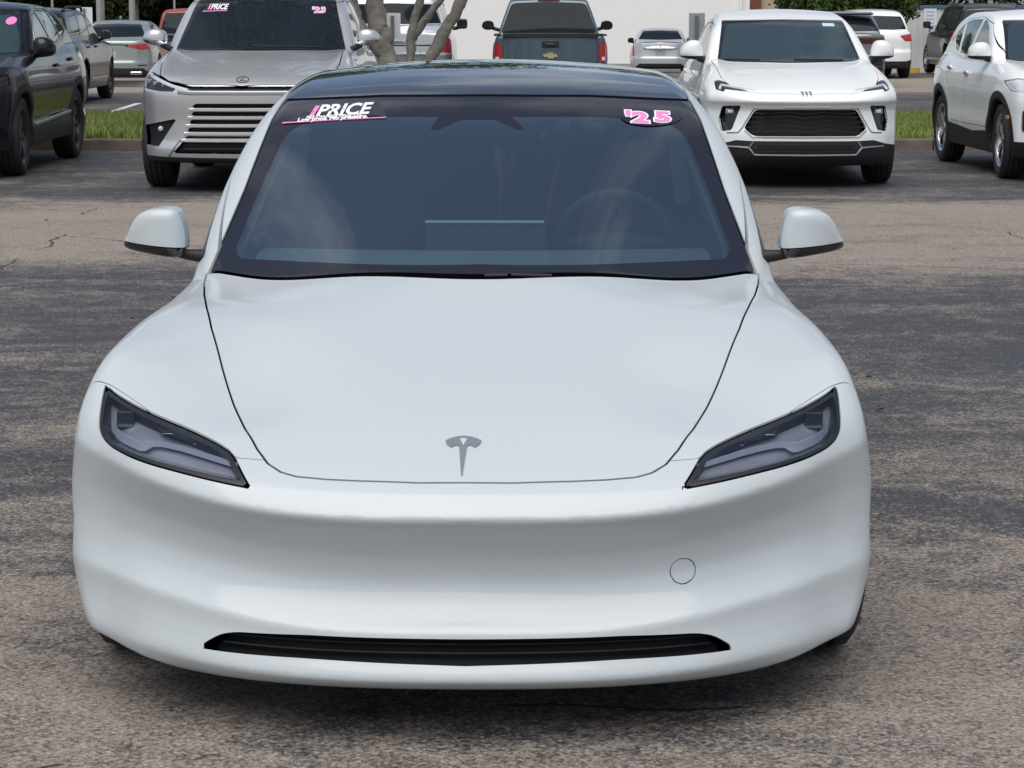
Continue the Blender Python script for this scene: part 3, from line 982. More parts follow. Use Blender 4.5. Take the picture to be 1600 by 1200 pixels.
b = thing('cream_building', 'cream building with brown pillar showing above the white coupe SUV', 'building', (9.6, 93.0, gz))
box('wall', (2.2, 3.0, 2.5), (7.0, 6.0, 5.0), M_cream, b)
box('roof', (2.2, 3.0, 5.12), (7.4, 6.4, .24), M_brick, b)
box('pillar', (-.25, -.12, 1.5), (.62, .34, 3.0), M_brick, b, .02)
box('window', (1.25, -.02, 1.9), (1.0, .06, .9), M_dglass, b)
box('door', (3.0, -.02, 1.1), (1.0, .06, 2.2), M_brick, b)

# sheet-metal fence with blue capping
fz = ground_z(68.5)
fence = thing('metal_fence', 'white ribbed sheet metal fence with blue capping on the right', 'fence', (0, 68.6, fz))
def rib_panel(w, h):
    V, F = [], []
    n = int(w/.20); prof = []
    for k in range(n):
        x = k*.20
        prof += [(x, 0), (x+.11, 0), (x+.13, -.030), (x+.17, -.030), (x+.19, 0)]
    prof.append((w, 0))
    for x, y in prof: V += [(x, y, 0), (x, y, h)]
    for i in range(len(prof)-1): F.append((2*i, 2*i+2, 2*i+3, 2*i+1))
    return V, F
pm = None
for k in range(9):
    x0 = 10.9 + k*2.0
    if pm is None:
        V, F = rib_panel(2.0, 1.86); o = mesh_any('fence_panel', V, F, M_sheet, fence); pm = o
    else:
        o = pm.copy(); link(o, fence)
    o.location = (x0, 0, .03)
for k in range(10): box('fence_post', (10.9 + k*2.0, .06, .95), (.07, .07, 1.9), M_sheet, fence)
for k in range(3): box('fence_capping', (10.9 + 3 + k*6.0, .01, 1.93), (5.99, .14, .10), M_capb, fence, .012)

def sign(label, x, y, w, h, zt, mat, post_h, post_front=True, lines=None):
    gz_ = ground_z(y)
    s = thing('parking_sign', label, 'sign', (x, y, gz_))
    box('sign_panel', (0, 0, zt - h/2), (w, .006, h), mat, s, .002)
    box('sign_post', (0, -.025, post_h/2), (.045, .035, post_h), M_post, s)
    if lines:
        for z, l in lines: box('sign_text_line', (0, -.006, z), (l, .004, .03), M_capb, s)
    return s
sign('white sign back on a steel post between the left trees', -1.63 - .05, 33.6, .225, .36, 1.565, M_signw, 1.53)
sign('grey sign back on a steel post beside the silver sedan', 2.60, 33.6, .225, .50, 1.565, M_signg, 1.53)
sign('white square sign back above the second black SUV', -8.30, 46.4, .31, .36, 1.68, M_signw, 1.66)
s = thing('fence_sign', 'small white sign with blue lettering on a post at the metal fence', 'sign', (11.88, 67.9, ground_z(68)))
M_skyb = principled('sign_blue', (.35, .55, .72), .5)
box('sign_panel', (0, 0, 1.60), (.36, .02, .52), M_signw, s, .004)
for k in range(4): box('sign_text_line', (0, -.013, 1.78 - k*.105), (.24 - .04*(k % 2), .006, .035), M_skyb, s)
box('sign_footer', (0, -.012, 1.375), (.36, .006, .05), M_skyb, s)
box('sign_post', (0, .03, .75), (.05, .04, 1.5), M_post, s)

# posts of the far lot
M_pale = principled('pale_post', (.30, .31, .28), .8, noise=.2, nscale=5)
for px, d, r, lab in ((-12.3, 64.0, .035, 'thin pale light pole, leftmost of the row under the trees'), (-11.0, 64.0, .10, 'thick pale light pole beside the white square sign'), (-10.7, 62.0, .085, 'pale light pole behind the roof of the sage sedan, left one'),
                  (-9.85, 62.0, .085, 'pale light pole behind the roof of the sage sedan, right one'), (-8.75, 62.0, .030, 'thin pale light pole above the red SUV')):
    t = thing('light_pole', lab, 'light pole', (px, d, ground_z(d)), 0, 'light poles under the far trees')
    V, F = tube_vf([(0, 0, -.05), (0, 0, 2.5), (0, 0, 5.4)], [r, r*.95, r*.8], 12); mesh_np('pole', V, F, M_pale, t)
    box('pole_base', (0, 0, .12), (r*3.4, r*3.4, .24), M_conc, t, .02)
    bm = bmesh.new(); add_box(bm, (0, -.4, 5.42), (.10, .9, .06)); add_box(bm, (0, -.85, 5.38), (.22, .45, .10), None, .02); bm_obj('lamp_head', bm, M_pale, t)

# ------------------------------------------------------------------ trees
def leaf_mat(name, a, b, sc=.9):
    m, n, l, o = _nt(name)
    p = n.new('ShaderNodeBsdfPrincipled'); p.inputs['Roughness'].default_value = .6; p.inputs['Specular IOR Level'].default_value = .3
    tr = n.new('ShaderNodeBsdfTranslucent')
    tc_ = n.new('ShaderNodeTexCoord'); x = n.new('ShaderNodeTexNoise'); x.inputs['Scale'].default_value = sc; x.inputs['Detail'].default_value = 6
    l.new(tc_.outputs['Object'], x.inputs['Vector'])
    mx = n.new('ShaderNodeMix'); mx.data_type = 'RGBA'; l.new(x.outputs['Fac'], mx.inputs[0]); mx.inputs[6].default_value = (*a, 1); mx.inputs[7].default_value = (*b, 1)
    l.new(mx.outputs[2], p.inputs['Base Color']); l.new(mx.outputs[2], tr.inputs[0])
    ms = n.new('ShaderNodeMixShader'); ms.inputs[0].default_value = .25
    l.new(p.outputs[0], ms.inputs[1]); l.new(tr.outputs[0], ms.inputs[2]); l.new(ms.outputs[0], o.inputs[0])
    return m
M_leaf = leaf_mat('leaf_green', (.030, .055, .012), (.090, .135, .030))
M_leaf2 = leaf_mat('leaf_dark', (.014, .028, .009), (.050, .085, .022))
M_leaf3 = leaf_mat('leaf_olive', (.025, .040, .014), (.075, .095, .032))
def leaves(blobs, n, size, seed):
    """leaf-sized quads spread through lumpy volumes; blobs = (cx, cy, cz, rx, ry, rz)"""
    g = np.random.default_rng(seed)
    B = np.array(blobs, float); w = B[:, 3]*B[:, 4]*B[:, 5]; w = w**.7; w /= w.sum()
    k = g.choice(len(B), n, p=w)
    d = g.normal(size=(n, 3)); d /= np.linalg.norm(d, axis=1, keepdims=True)
    # ragged outline: radius broken up by direction
    rr = g.uniform(.35, 1, n)**.45 * (1 + .16*np.sin(5*d[:, 0] + k) * np.cos(6*d[:, 2] + 2*k) + .10*np.sin(13*d[:, 1] + 3*k))
    c = B[k, :3] + d*B[k, 3:6]*rr[:, None]
    nrm = d*.55 + g.normal(size=(n, 3))*.55 + [0, 0, .3]; nrm /= np.linalg.norm(nrm, axis=1, keepdims=True)
    u = np.cross(nrm, g.normal(size=(n, 3))); u /= np.linalg.norm(u, axis=1, keepdims=True); v = np.cross(nrm, u)
    s = (size*g.uniform(.6, 1.3, n))[:, None]
    V = np.stack([c - u*s, c + v*s*.45, c + u*s, c - v*s*.45], 1).reshape(-1, 3)
    return V, np.arange(4*n).reshape(-1, 4)
def limb(P, R, seg=9, seed=0):
    g = np.random.default_rng(seed); P = np.array(P, float); R = np.array(R, float)
    t = np.linspace(0, len(P)-1, (len(P)-1)*5+1); i = np.clip(t.astype(int), 0, len(P)-2); f = (t-i)[:, None]
    Q = P[i]*(1-f) + P[i+1]*f; r = R[i]*(1-f[:, 0]) + R[i+1]*f[:, 0]
    Q[1:-1] = .25*Q[:-2] + .5*Q[1:-1] + .25*Q[2:]
    Q[1:-1] += g.normal(0, .12, (len(Q)-2, 3))*r[1:-1, None]; r = r*(1 + g.normal(0, .06, len(r)))
    return tube_vf(Q, r, seg)
def merge(parts):
    V, F, o = [], [], 0
    for v, f in parts: V.append(v); F.append(np.asarray(f)+o); o += len(v)
    return np.concatenate(V), np.concatenate(F)
def tree(name, label, x, y, h, cr, mat, n, size, seed, low=.25, group=None, tr=.16, sx=1.0):
    gz_ = ground_z(y)
    t = thing(name, label, 'tree', (x, y, gz_), 0, group)
    g = np.random.default_rng(seed)
    parts = [limb([(0, 0, -.1), (.1, 0, h*.3), (.0, .1, h*.6), (.1, 0, h*.85)], [tr*1.25, tr, tr*.6, tr*.2], 9, seed)]
    blobs = []
    for k in range(9):
        a = g.uniform(0, 6.28); q = g.uniform(.25, .75)*cr; z = h*(low + (1-low)*g.uniform(.25, .85))
        c = (math.cos(a)*q*sx, math.sin(a)*q, z)
        parts.append(limb([(0, 0, h*.35), (c[0]*.5, c[1]*.5, z*.8), c], [tr*.5, tr*.3, tr*.1], 6, seed+k))
        s = g.uniform(.40, .62)*cr
        blobs.append((*c, s*sx, s, s*.8))
    blobs.append((0, 0, h*(low+(1-low)*.55), cr*.75*sx, cr*.75, h*(1-low)*.45))
    V, F = merge(parts); mesh_np('trunk', V, F, M_bark, t)
    V, F = leaves(blobs, n, size, seed); mesh_np('crown', V, F, mat, t, smooth=False)
    return t
# the island tree: several leaning stems, its crown above the frame
it = thing('island_tree', 'multi stemmed tree with mottled bark on the grass island behind the silver SUV', 'tree', (-1.45, 31.0, .09))
def at(px, py): return ((px-800)/119.0 + 1.45, 0.0, 1.55 - (py-22)/119.0 - .09)
def stem(pts, rads, seed, dy=0.0, top=None):
    P = [(p[0], p[1]+dy*(i/len(pts)), p[2]) for i, p in enumerate(at(*q) for q in pts)]
    if top: P.append(top); rads = list(rads) + [rads[-1]*.45]
    return limb(P, rads, 10, seed)
parts = [stem([(632, 215), (612, 110), (600, 62), (592, 40), (586, -10), (580, -70)], [.20, .150, .135, .125, .118, .10], 1, .1, (-.9, .6, 4.6)),
         stem([(604, 85), (578, 62), (562, 30), (556, 0), (548, -60)], [.085, .078, .066, .058, .05], 2, -.2, (-1.6, -1.2, 4.6)),
         stem([(640, 215), (642, 100), (644, 58), (655, 15), (668, -30)], [.10, .062, .060, .056, .05], 3, -.1, (.2, -2.0, 4.8)),
         stem([(646, 60), (668, 28), (692, -2), (715, -40)], [.058, .050, .044, .04], 4, -.3, (1.1, -2.6, 4.6)),
         stem([(648, 215), (668, 100), (690, 58), (708, 30), (728, -10), (750, -60)], [.12, .092, .085, .080, .074, .06], 5, .2, (1.6, .8, 4.4))]
V, F = merge(parts); mesh_np('trunk', V, F, M_bark, it)
g_ = np.random.default_rng(5); blobs = []; tw = []
for k in range(15):
    a = g_.uniform(0, 6.28); q = g_.uniform(.8, 4.2)
    c = (math.cos(a)*q, math.sin(a)*q*1.0 - 2.4, g_.uniform(4.6, 6.6)); r_ = g_.uniform(.8, 1.5)
    blobs.append((*c, r_, r_, r_*.6)); tw.append(limb([(c[0]*.2, c[1]*.2, 4.3), (c[0]*.6, c[1]*.6, 4.7), c], [.05, .035, .012], 6, 40+k))
V, F = merge(tw); mesh_np('branch', V, F, M_bark, it)
V, F = leaves(blobs, 15000, .075, 9); mesh_np('crown', V, F, M_leaf, it, smooth=False)

# round clipped tree right of centre, in front of the fence
rt = thing('round_tree', 'dense round green tree rising behind the white crossover', 'tree', (9.05, 65.0, ground_z(65)))
V, F = merge([limb([(0, 0, -.1), (.05, 0, 1.0), (0, .05, 2.2)], [.15, .13, .07], 9, 3)]); mesh_np('trunk', V, F, M_bark, rt)
V, F = leaves([(0, 0, 2.45, 1.9, 1.7, 1.55), (-.9, -.3, 2.2, 1.1, 1.1, 1.0), (.9, -.3, 2.1, 1.1, 1.1, 1.15), (.2, -.6, 2.8, 1.3, 1.1, 1.1), (-.4, -.5, 1.75, 1.0, 1.0, .7)], 22000, .075, 21)
mesh_np('crown', V, F, M_leaf, rt, smooth=False)

# trees beyond the fence and beyond the left lot
for k, (x, y, h, cr, mt) in enumerate(((13.2, 79, 6.5, 2.9, M_leaf), (16.4, 80.5, 7.2, 3.2, M_leaf3), (19.4, 78.5, 6.0, 2.8, M_leaf), (22.6, 81, 7.5, 3.3, M_leaf2), (10.6, 84, 7.5, 3.0, M_leaf3))):
    tree('leafy_tree', ('light green tree above the left end of the metal fence', 'tall olive green tree above the middle of the metal fence', 'low bright green tree above the right part of the fence', 'dark green tree above the far right end of the fence', 'olive tree behind the round tree and the cream building')[k],
         x, y, h, cr, mt, 9000, .13, 60+k, .12, 'trees beyond the metal fence')
lb = ('dark tree at the far left above the black SUV', 'dark tree behind the thick pale pole', 'dark olive tree behind the white square sign', 'dark tree straight behind the sage sedan', 'dark olive tree between the sage sedan and the red SUV', 'dark tree behind the red SUV roof', 'dark tree behind the silver SUV roof')
for k in range(7):
    x = -21.0 + k*2.55
    tree('shade_tree', lb[k], x, 84 + (k % 3)*2.2, 8.5 + (k % 2), 3.1, M_leaf2 if k % 2 == 0 else M_leaf3, 9500, .15, 80+k, .05, 'dark trees beyond the left lot')
V, F = leaves([(-24 + 2.0*i, 91 + (i % 2), .9 + 1.8*(i % 3), 2.2, 1.2, 2.4) for i in range(16)], 34000, .30, 33)
tag(mesh_np('undergrowth', V, F, M_leaf2, smooth=False), kind='stuff')
# ================================================================== the row behind: silver SUV, white coupe SUV, white SUV, black SUV
def front_row_silver():
    spec = dict(L=5.1, W=.985, H=1.79, zb=.26, r=.385, axles=(.93, 3.88), arch=.055, tw=.255,
        P=[(0,0),(.35,.02),(.55,.07),(.70,.16),(.80,.26),(.88,.40),(.94,.60),(.985,.95)],
        F=[(.2,.14),(.30,.05),(.38,.03),(.46,.050),(.60,.040),(.84,0),(.885,.005),(.90,.035),(.94,.055),(1.0,.16),(1.1,.5)],
        R=[(0,0),(.5,.03),(.8,.14),(.95,.35)], G=[(.2,.1),(.5,0),(.9,.02),(1.2,.08),(1.6,.3)],
        Wp=[(0,.955),(.9,.985),(2.5,.98),(4.2,.985),(5.1,.93)], I=[(.2,.07),(.4,.02),(.6,.0),(.9,.01),(1.05,.045),(1.15,.09),(1.25,.15),(1.4,.26)],
        zc=[(0,.935),(.12,.985),(.35,1.05),(.7,1.12),(1.1,1.185),(1.4,1.225),(1.8,1.25),(5.1,1.26)], crown=.07, fender=.030,
        cab=[(1.1,1.13),(1.4,1.255),(1.8,1.48),(2.2,1.685),(2.5,1.755),(3.0,1.785),(4.2,1.74),(4.75,1.60),(5.0,1.25)], roofcrown=.05,
        wrap=[(1.0,.30),(2.2,.12),(2.8,0),(4.4,0),(5,-.1)], Wc=[(1.1,.90),(1.25,.875),(1.4,.835),(1.6,.765),(1.72,.70),(1.8,.62)], tp=[(1,0),(3,0),(5,-.07)], kc=.06)
    sh = base_car(spec, 'silver_suv', 'silver SUV facing the camera with wide slatted grille, left of the white sedan', 'SUV', (-2.35, 20.62, 0), 0.0, .021, M_silver, 'ten')
    glasshouse(sh, [(0, 1.70), (.655, 1.685), (.785, 1.25), (.80, 1.17), (0, 1.17)], [[(1.90, 1.27), (2.32, 1.58), (2.52, 1.66), (2.85, 1.68), (2.85, 1.28)], [(2.91, 1.28), (2.91, 1.68), (3.75, 1.66), (3.82, 1.29)], [(3.9, 1.30), (3.85, 1.65), (4.5, 1.55), (4.55, 1.36)]], [(0, 1.6), (.6, 1.58), (.72, 1.25), (0, 1.22)], border=.035)
    fl = front_lim(.8)
    # hood seam and black slot under the hood edge
    sh.part('bonnet', sh.take('T', [(-.3, .055), (0, .055), (.40, .09), (.52, .13), (.66, .24), (.76, .42), (.80, .8), (.79, 1.4), (.82, 1.9), (-.3, 1.9)], lambda V: np.maximum(9*(sh.f.low(V[:, 0], V[:, 1], V[:, 2]) - .006), .93 - V[:, 2]), .009), M_silver, .03)
    a = sh.take('F', [(-.3, .930), (.44, .930), (.60, .965), (.86, 1.045), (.86, 1.030), (.62, .945), (.44, .893), (-.3, .893)], fl, 0)
    sh.part('grille_slot', a, M_trim, 0, .03)
    # lamps
    a = sh.take('F', fillet([(.905, 1.005), (.90, 1.02), (.72, .968), (.585, .920), (.60, .885), (.72, .885), (.90, .905)], .01), fl, .006)
    sh.part('headlamp', a, M_dhous, .03, .004, pair=True)
    for s in (-1, 1):
        sh.strip('running_light', [(s*.47, .893), (s*.62, .928), (s*.74, .968), (s*.87, 1.012)], .030, .02, M_clear, lift=.006)
        for q in (.69, .78, .86):
            y = float(sh.y_at(np.array([s*q]), np.array([.935]))[0])
            box('lamp_reflector', (s*q, y + .030, .93 + (q-.69)*.2), (.055, .03, .035), M_hous, sh.root, .006)
    sh.strip('grille_bar', [(0, .872), (.44, .872), (.56, .882)], .035, .03, M_satin, lift=.016)
    # slatted grille: five dark slots
    for z, x in ((.762, .43), (.692, .445), (.622, .465), (.553, .485), (.490, .515)):
        h_ = .019 if z > .5 else .012
        a = sh.take('F', fillet([(-.3, z+h_), (x-.03, z+h_), (x, z), (x-.01, z-h_), (-.3, z-h_)], .008), fl, 0)
        sh.part('grille_slot', a, M_trim, 0, .045)
        sh.strip('grille_slat', [(0, z-.034), (x+.03, z-.034)], .026, .03, M_silver, lift=.012)
    # side vents with fog lamps, lower grille, black sill
    a = sh.take('F', fillet([(.575, .650), (.925, .575), (.93, .41), (.76, .398)], .012), fl, 0)
    sh.part('side_vent', a, M_trim, 0, .03, pair=True)
    for s in (-1, 1):
        y = float(sh.y_at(np.array([s*.74]), np.array([.555]))[0])
        V, F = lathe_vf([(-.03, .0), (-.03, .022), (0, .024)], 16)
        o = mesh_np('fog_lamp', V[:, [1, 0, 2]] + [s*.74, y + .045, .555], F, M_clear, sh.root)
    a = sh.take('F', fillet([(-.3, .452), (.525, .452), (.625, .345), (-.3, .340)], .015), fl, 0)
    sh.part('lower_grille', a, M_trim, 0, .05)
    for z in (.345, .38, .415):
        sh.strip('grille_slat', [(0, z), (.53, z)], .012, .05, M_gloss, lift=-.025)
    sh.strip('bumper_trim', [(0, .464), (.53, .464), (.56, .45), (.66, .315)], .020, .02, M_satin, lift=.006)
    sh.part('bumper_skirt', sh.take('F', [(-.3, .302), (.99, .315), (.99, .2), (-.3, .2)], front_lim(.6), 0), M_trim, .02)
    # emblem: oval ring with a hooked letter
    t = np.linspace(0, 2*np.pi, 28, endpoint=False)
    sh.strip('emblem', [(.052*math.cos(q), .985 + .024*math.sin(q)) for q in t], .008, .01, M_gloss, closed=True, n=1, lift=.010)
    sh.strip('emblem', [(.012, 1.004), (-.022, .976), (.030, .976)], .008, .008, M_gloss, lift=.010, n=3, mirror=False)
    out = [(.0, .02), (.01, .10), (.05, .135), (.12, .142), (.19, .120), (.225, .075), (.22, .03), (.12, -.01), (.02, -.005)]
    mirror_pair(sh.root, out, .885, 1.75, 1.27, .17, M_silver, (.035, .0), M_chrome, ((.05, 0, .0), (-.05, .03, -.05), .028), res=.013, k=.04)
    sh.strip('wiper', [(-.05, 1.262), (.60, 1.245)], .016, .01, M_trim, lift=.012, y0=1.0, y1=2.4, mirror=False)
    for s in (-1, 1):
        P = [(s*.66, 2.55, 1.755), (s*.665, 2.75, 1.80), (s*.66, 4.1, 1.765), (s*.645, 4.4, 1.71)]
        V, F = tube_vf(P, .020, 8); mesh_np('roof_rail', V, F, M_satin, sh.root)
    for poly in ([(1.55, .42), (1.50, 1.1), (1.62, 1.25), (2.3, 1.66), (2.88, 1.70), (2.88, .42)], [(2.88, .42), (2.88, 1.70), (3.86, 1.68), (3.95, 1.2), (3.6, .85), (3.45, .42)]):
        sh.part('door', sh.take('S', fillet(poly, .02), side_lim(.5), .008), M_silver, .02, pair=True)
    sh.part('body', sh.M, M_silver, .02)
    d = dict(y0=1.2, y1=2.6)
    b = sh.patch('price_banner', [(-.60, 1.565), (-.575, 1.655), (-.375, 1.665), (-.345, 1.575)], M_frit, .002, **d)
    sh.decal('price_lettering', '1', -.555, 1.597, .072, M_pink, shear=.25, bold=.004, **d, lift=.006, parent=b)
    sh.decal('price_lettering', 'PRICE', -.52, 1.597, .070, M_wprint, shear=.25, bold=.003, stretch=.92, **d, lift=.006, parent=b)
    sh.patch('price_underline', [(-.59, 1.573), (-.35, 1.580), (-.35, 1.588), (-.59, 1.581)], M_pink, .006, **d, parent=b)
    b = sh.patch('year_sticker', [(.525 + .085*math.cos(q), 1.592 + .042*math.sin(q)) for q in t], M_frit, .002, **d)
    for ch, x in (("'", .452), ('2', .475), ('3', .53)):
        sh.decal('year_lettering', ch, x, 1.565, .072, M_wprint, bold=.006, stretch=1.3, **d, lift=.005, parent=b)
        sh.decal('year_lettering', ch, x, 1.565, .072, M_pink, bold=.002, stretch=1.3, **d, lift=.008, parent=b)
front_row_silver()

def front_row_coupe():
    spec = dict(L=4.64, W=.91, H=1.60, zb=.20, r=.365, axles=(.93, 3.63), arch=.05, tw=.235,
        P=[(0,0),(.35,.025),(.52,.07),(.65,.14),(.75,.23),(.82,.33),(.87,.46),(.91,.75)],
        F=[(.15,.20),(.22,.10),(.29,.045),(.38,.03),(.46,.030),(.60,.055),(.69,.062),(.735,.040),(.785,.0),(.815,.006),(.845,.034),(.88,.09),(.95,.3)],
        R=[(0,0),(.5,.03),(.75,.12),(.9,.35)], G=[(.2,.1),(.5,0),(.9,.03),(1.2,.1)],
        Wp=[(0,.885),(.9,.91),(2.4,.895),(3.6,.91),(4.64,.84)], I=[(.15,.06),(.35,.02),(.55,0),(.75,.005),(.88,.03),(.98,.075),(1.08,.125),(1.2,.21)],
        zc=[(0,.80),(.10,.855),(.3,.925),(.6,1.0),(.95,1.065),(1.25,1.11),(1.6,1.14),(4.64,1.15)], crown=.055, fender=.028,
        cab=[(.95,1.02),(1.22,1.125),(1.6,1.31),(2.0,1.495),(2.3,1.565),(2.7,1.60),(3.4,1.555),(4.0,1.39),(4.45,1.15)], roofcrown=.045,
        wrap=[(.9,.28),(2.0,.10),(2.6,0),(4.4,-.1)], Wc=[(.95,.83),(1.1,.795),(1.25,.745),(1.4,.685),(1.52,.62),(1.6,.55)], tp=[(.9,0),(2.6,0),(4.5,-.1)], kc=.055)
    sh = base_car(spec, 'coupe_suv', 'white coupe SUV facing the camera right of the white sedan, black hexagonal grille', 'SUV', (2.63, 21.15, 0), 0.0, .0205, M_white, 'five')
    glasshouse(sh, [(0, 1.50), (.585, 1.49), (.675, 1.13), (.69, 1.05), (0, 1.05)], [[(1.62, 1.13), (2.05, 1.38), (2.35, 1.46), (2.62, 1.48), (2.62, 1.14)], [(2.68, 1.14), (2.68, 1.48), (3.2, 1.45), (3.7, 1.30), (3.6, 1.17)]], [(0, 1.42), (.5, 1.40), (.62, 1.15), (0, 1.13)], border=.030, ws_mat=M_wsg)
    fl = front_lim(.75)
    sh.part('bonnet', sh.take('T', [(-.3, .075), (0, .075), (.40, .11), (.50, .17), (.66, .36), (.72, .6), (.74, 1.2), (.74, 1.8), (-.3, 1.8)], lambda V: np.maximum(9*(sh.f.low(V[:, 0], V[:, 1], V[:, 2]) - .006), .80 - V[:, 2]), .006), M_white, .03)
    # slim hooked lamps
    a = sh.take('F', fillet([(.405, .866), (.55, .905), (.745, .955), (.785, .950), (.785, .880), (.725, .860), (.715, .885), (.55, .868)], .006), fl, .005)
    sh.part('headlamp', a, M_dhous, .03, .004, pair=True)
    for s in (-1, 1):
        sh.strip('running_light', [(s*.45, .872), (s*.58, .890), (s*.735, .915), (s*.755, .880)], .026, .02, M_clear, lift=.004, mirror=False)
    # vertical lamp pods
    a = sh.take('F', fillet([(.575, .742), (.735, .735), (.765, .62), (.745, .505), (.655, .520)], .015), fl, 0)
    sh.part('lamp_pod', a, M_gloss, 0, .03, pair=True)
    for s in (-1, 1):
        y = float(sh.y_at(np.array([s*.66]), np.array([.69]))[0])
        box('fog_lamp', (s*.665, y+.03, .685), (.085, .03, .055), M_hous, sh.root, .012, smooth=True)
        box('fog_lens', (s*.665, y+.010, .685), (.05, .02, .030), M_clear, sh.root, .008, smooth=True)
    # hexagonal grille
    hx = [(-.3, .705), (.455, .705), (.548, .545), (.535, .525), (.47, .470), (-.3, .468)]
    a = sh.take('F', fillet(hx, [0, .04, .03, .02, .04, 0]), fl, 0)
    sh.part('grille', a, M_trim, 0, .055)
    for i, z in enumerate((.500, .545, .590, .635, .675)):
        w = .46 + .07*(1 - abs(z - .545)/.16)
        sh.strip('grille_slat', [(0, z - .010), (w*.35, z + .010), (w*.70, z - .008), (w, z + .004)], .016, .03, M_gloss, lift=-.020)
    sh.strip('grille_frame', [(0, .716), (.465, .716), (.565, .545), (.60, .502), (.70, .497)], .012, .012, M_satin, lift=.008)
    sh.strip('grille_frame', [(.0, .722), (.21, .722)], .014, .012, M_chrome, lift=.012)
    sh.strip('grille_frame', [(.0, .458), (.475, .460), (.548, .520)], .014, .012, M_chrome, lift=.006)
    # lower grille and black skirt
    sh.part('bumper_skirt', sh.take('F', [(-.3, .425), (.47, .425), (.62, .430), (.74, .395), (.95, .36), (.95, .1), (-.3, .1)], front_lim(.66), .004), M_trim, .02)
    sh.strip('skirt_frame', [(0, .300), (.455, .303), (.505, .365), (.470, .418)], .016, .015, M_satin, lift=.010)
    sh.strip('skirt_frame', [(.505, .365), (.60, .372), (.72, .375)], .014, .015, M_satin, lift=.010, mirror=False)
    sh.strip('skirt_frame', [(-.505, .365), (-.60, .372), (-.72, .375)], .014, .015, M_satin, lift=.010, mirror=False)
    for z in (.335, .36, .385): sh.strip('grille_slat', [(0, z), (.43, z)], .010, .02, M_gloss, lift=.006)
    # emblem: three small shields
    for k in (-1, 0, 1):
        c = k*.036
        pl = [(c-.014, .865), (c+.006, .868), (c+.012, .850), (c+.004, .826), (c-.002, .826), (c+.003, .848), (c-.010, .853)]
        sh.patch('emblem', pl[::-1], M_grey, .003, thick=.004, y0=-.1, y1=.6, n=2)
    sh.strip('bonnet_crease', [(0, .905), (0, .96)], .004, .002, M_white, lift=.001, mirror=False)
    out = [(.0, -.02), (.005, .06), (.03, .125), (.08, .150), (.15, .138), (.205, .09), (.225, .03), (.21, -.01), (.12, -.03), (.03, -.035)]
    mirror_pair(sh.root, out, .80, 1.62, 1.155, .17, M_white, (.0, .0), M_trim, ((.05, 0, -.02), (-.05, .04, -.05), .03), res=.013, k=.045)
    sh.strip('wiper', [(-.62, 1.128), (-.30, 1.125)], .018, .012, M_trim, lift=.014, y0=.9, y1=2.2, mirror=False)
    sh.strip('wiper', [(.02, 1.130), (.5, 1.122)], .014, .012, M_trim, lift=.014, y0=.9, y1=2.2, mirror=False)
    sh.patch('windshield_sticker', [(.37, 1.435), (.37, 1.465), (.49, 1.463), (.49, 1.433)], M_stick, .003, y0=1.0, y1=2.6, n=3)
    for poly in ([(1.42, .38), (1.40, 1.0), (1.55, 1.12), (2.1, 1.44), (2.65, 1.51), (2.65, .38)], [(2.65, .38), (2.65, 1.51), (3.3, 1.47), (3.75, 1.2), (3.4, .8), (3.15, .38)]):
        sh.part('door', sh.take('S', fillet(poly, .02), side_lim(.45), .007), M_white, .02, pair=True)
    sh.part('sill_cladding', sh.take('S', [(1.3, .40), (3.3, .40), (3.3, .1), (1.3, .1)], side_lim(.6), .004), M_trim, .02, islands=True)
    for s in (-1, 1): pass
    for yy in (2.48, 3.40): handle_pair(sh, yy, .98, M_white)
    sh.part('body', sh.M, M_white, .02)
M_wsg = principled('screen_glass_green', (.030, .052, .062), .03, spec=.7)
M_stick = principled('pale_sticker', (.45, .66, .66), .5)
front_row_coupe()

def arch_trim(sh, mat, wid=.075):
    r, W = sh.spec['r'], sh.spec['W']; A = sh.spec.get('arch', .05)
    def g(V):
        d = np.full(len(V), 9.0)
        for yw in sh.spec['axles']:
            d = np.minimum(d, np.sqrt((V[:, 1]-yw)**2 + (V[:, 2]-r)**2) - (r + A + wid))
        return np.maximum(d, (W - .16) - np.abs(V[:, 0]))
    a = sh.take_g(g, .003)
    sh.part('wheel_arch_trim', a, mat, .01, -.006, islands=True)

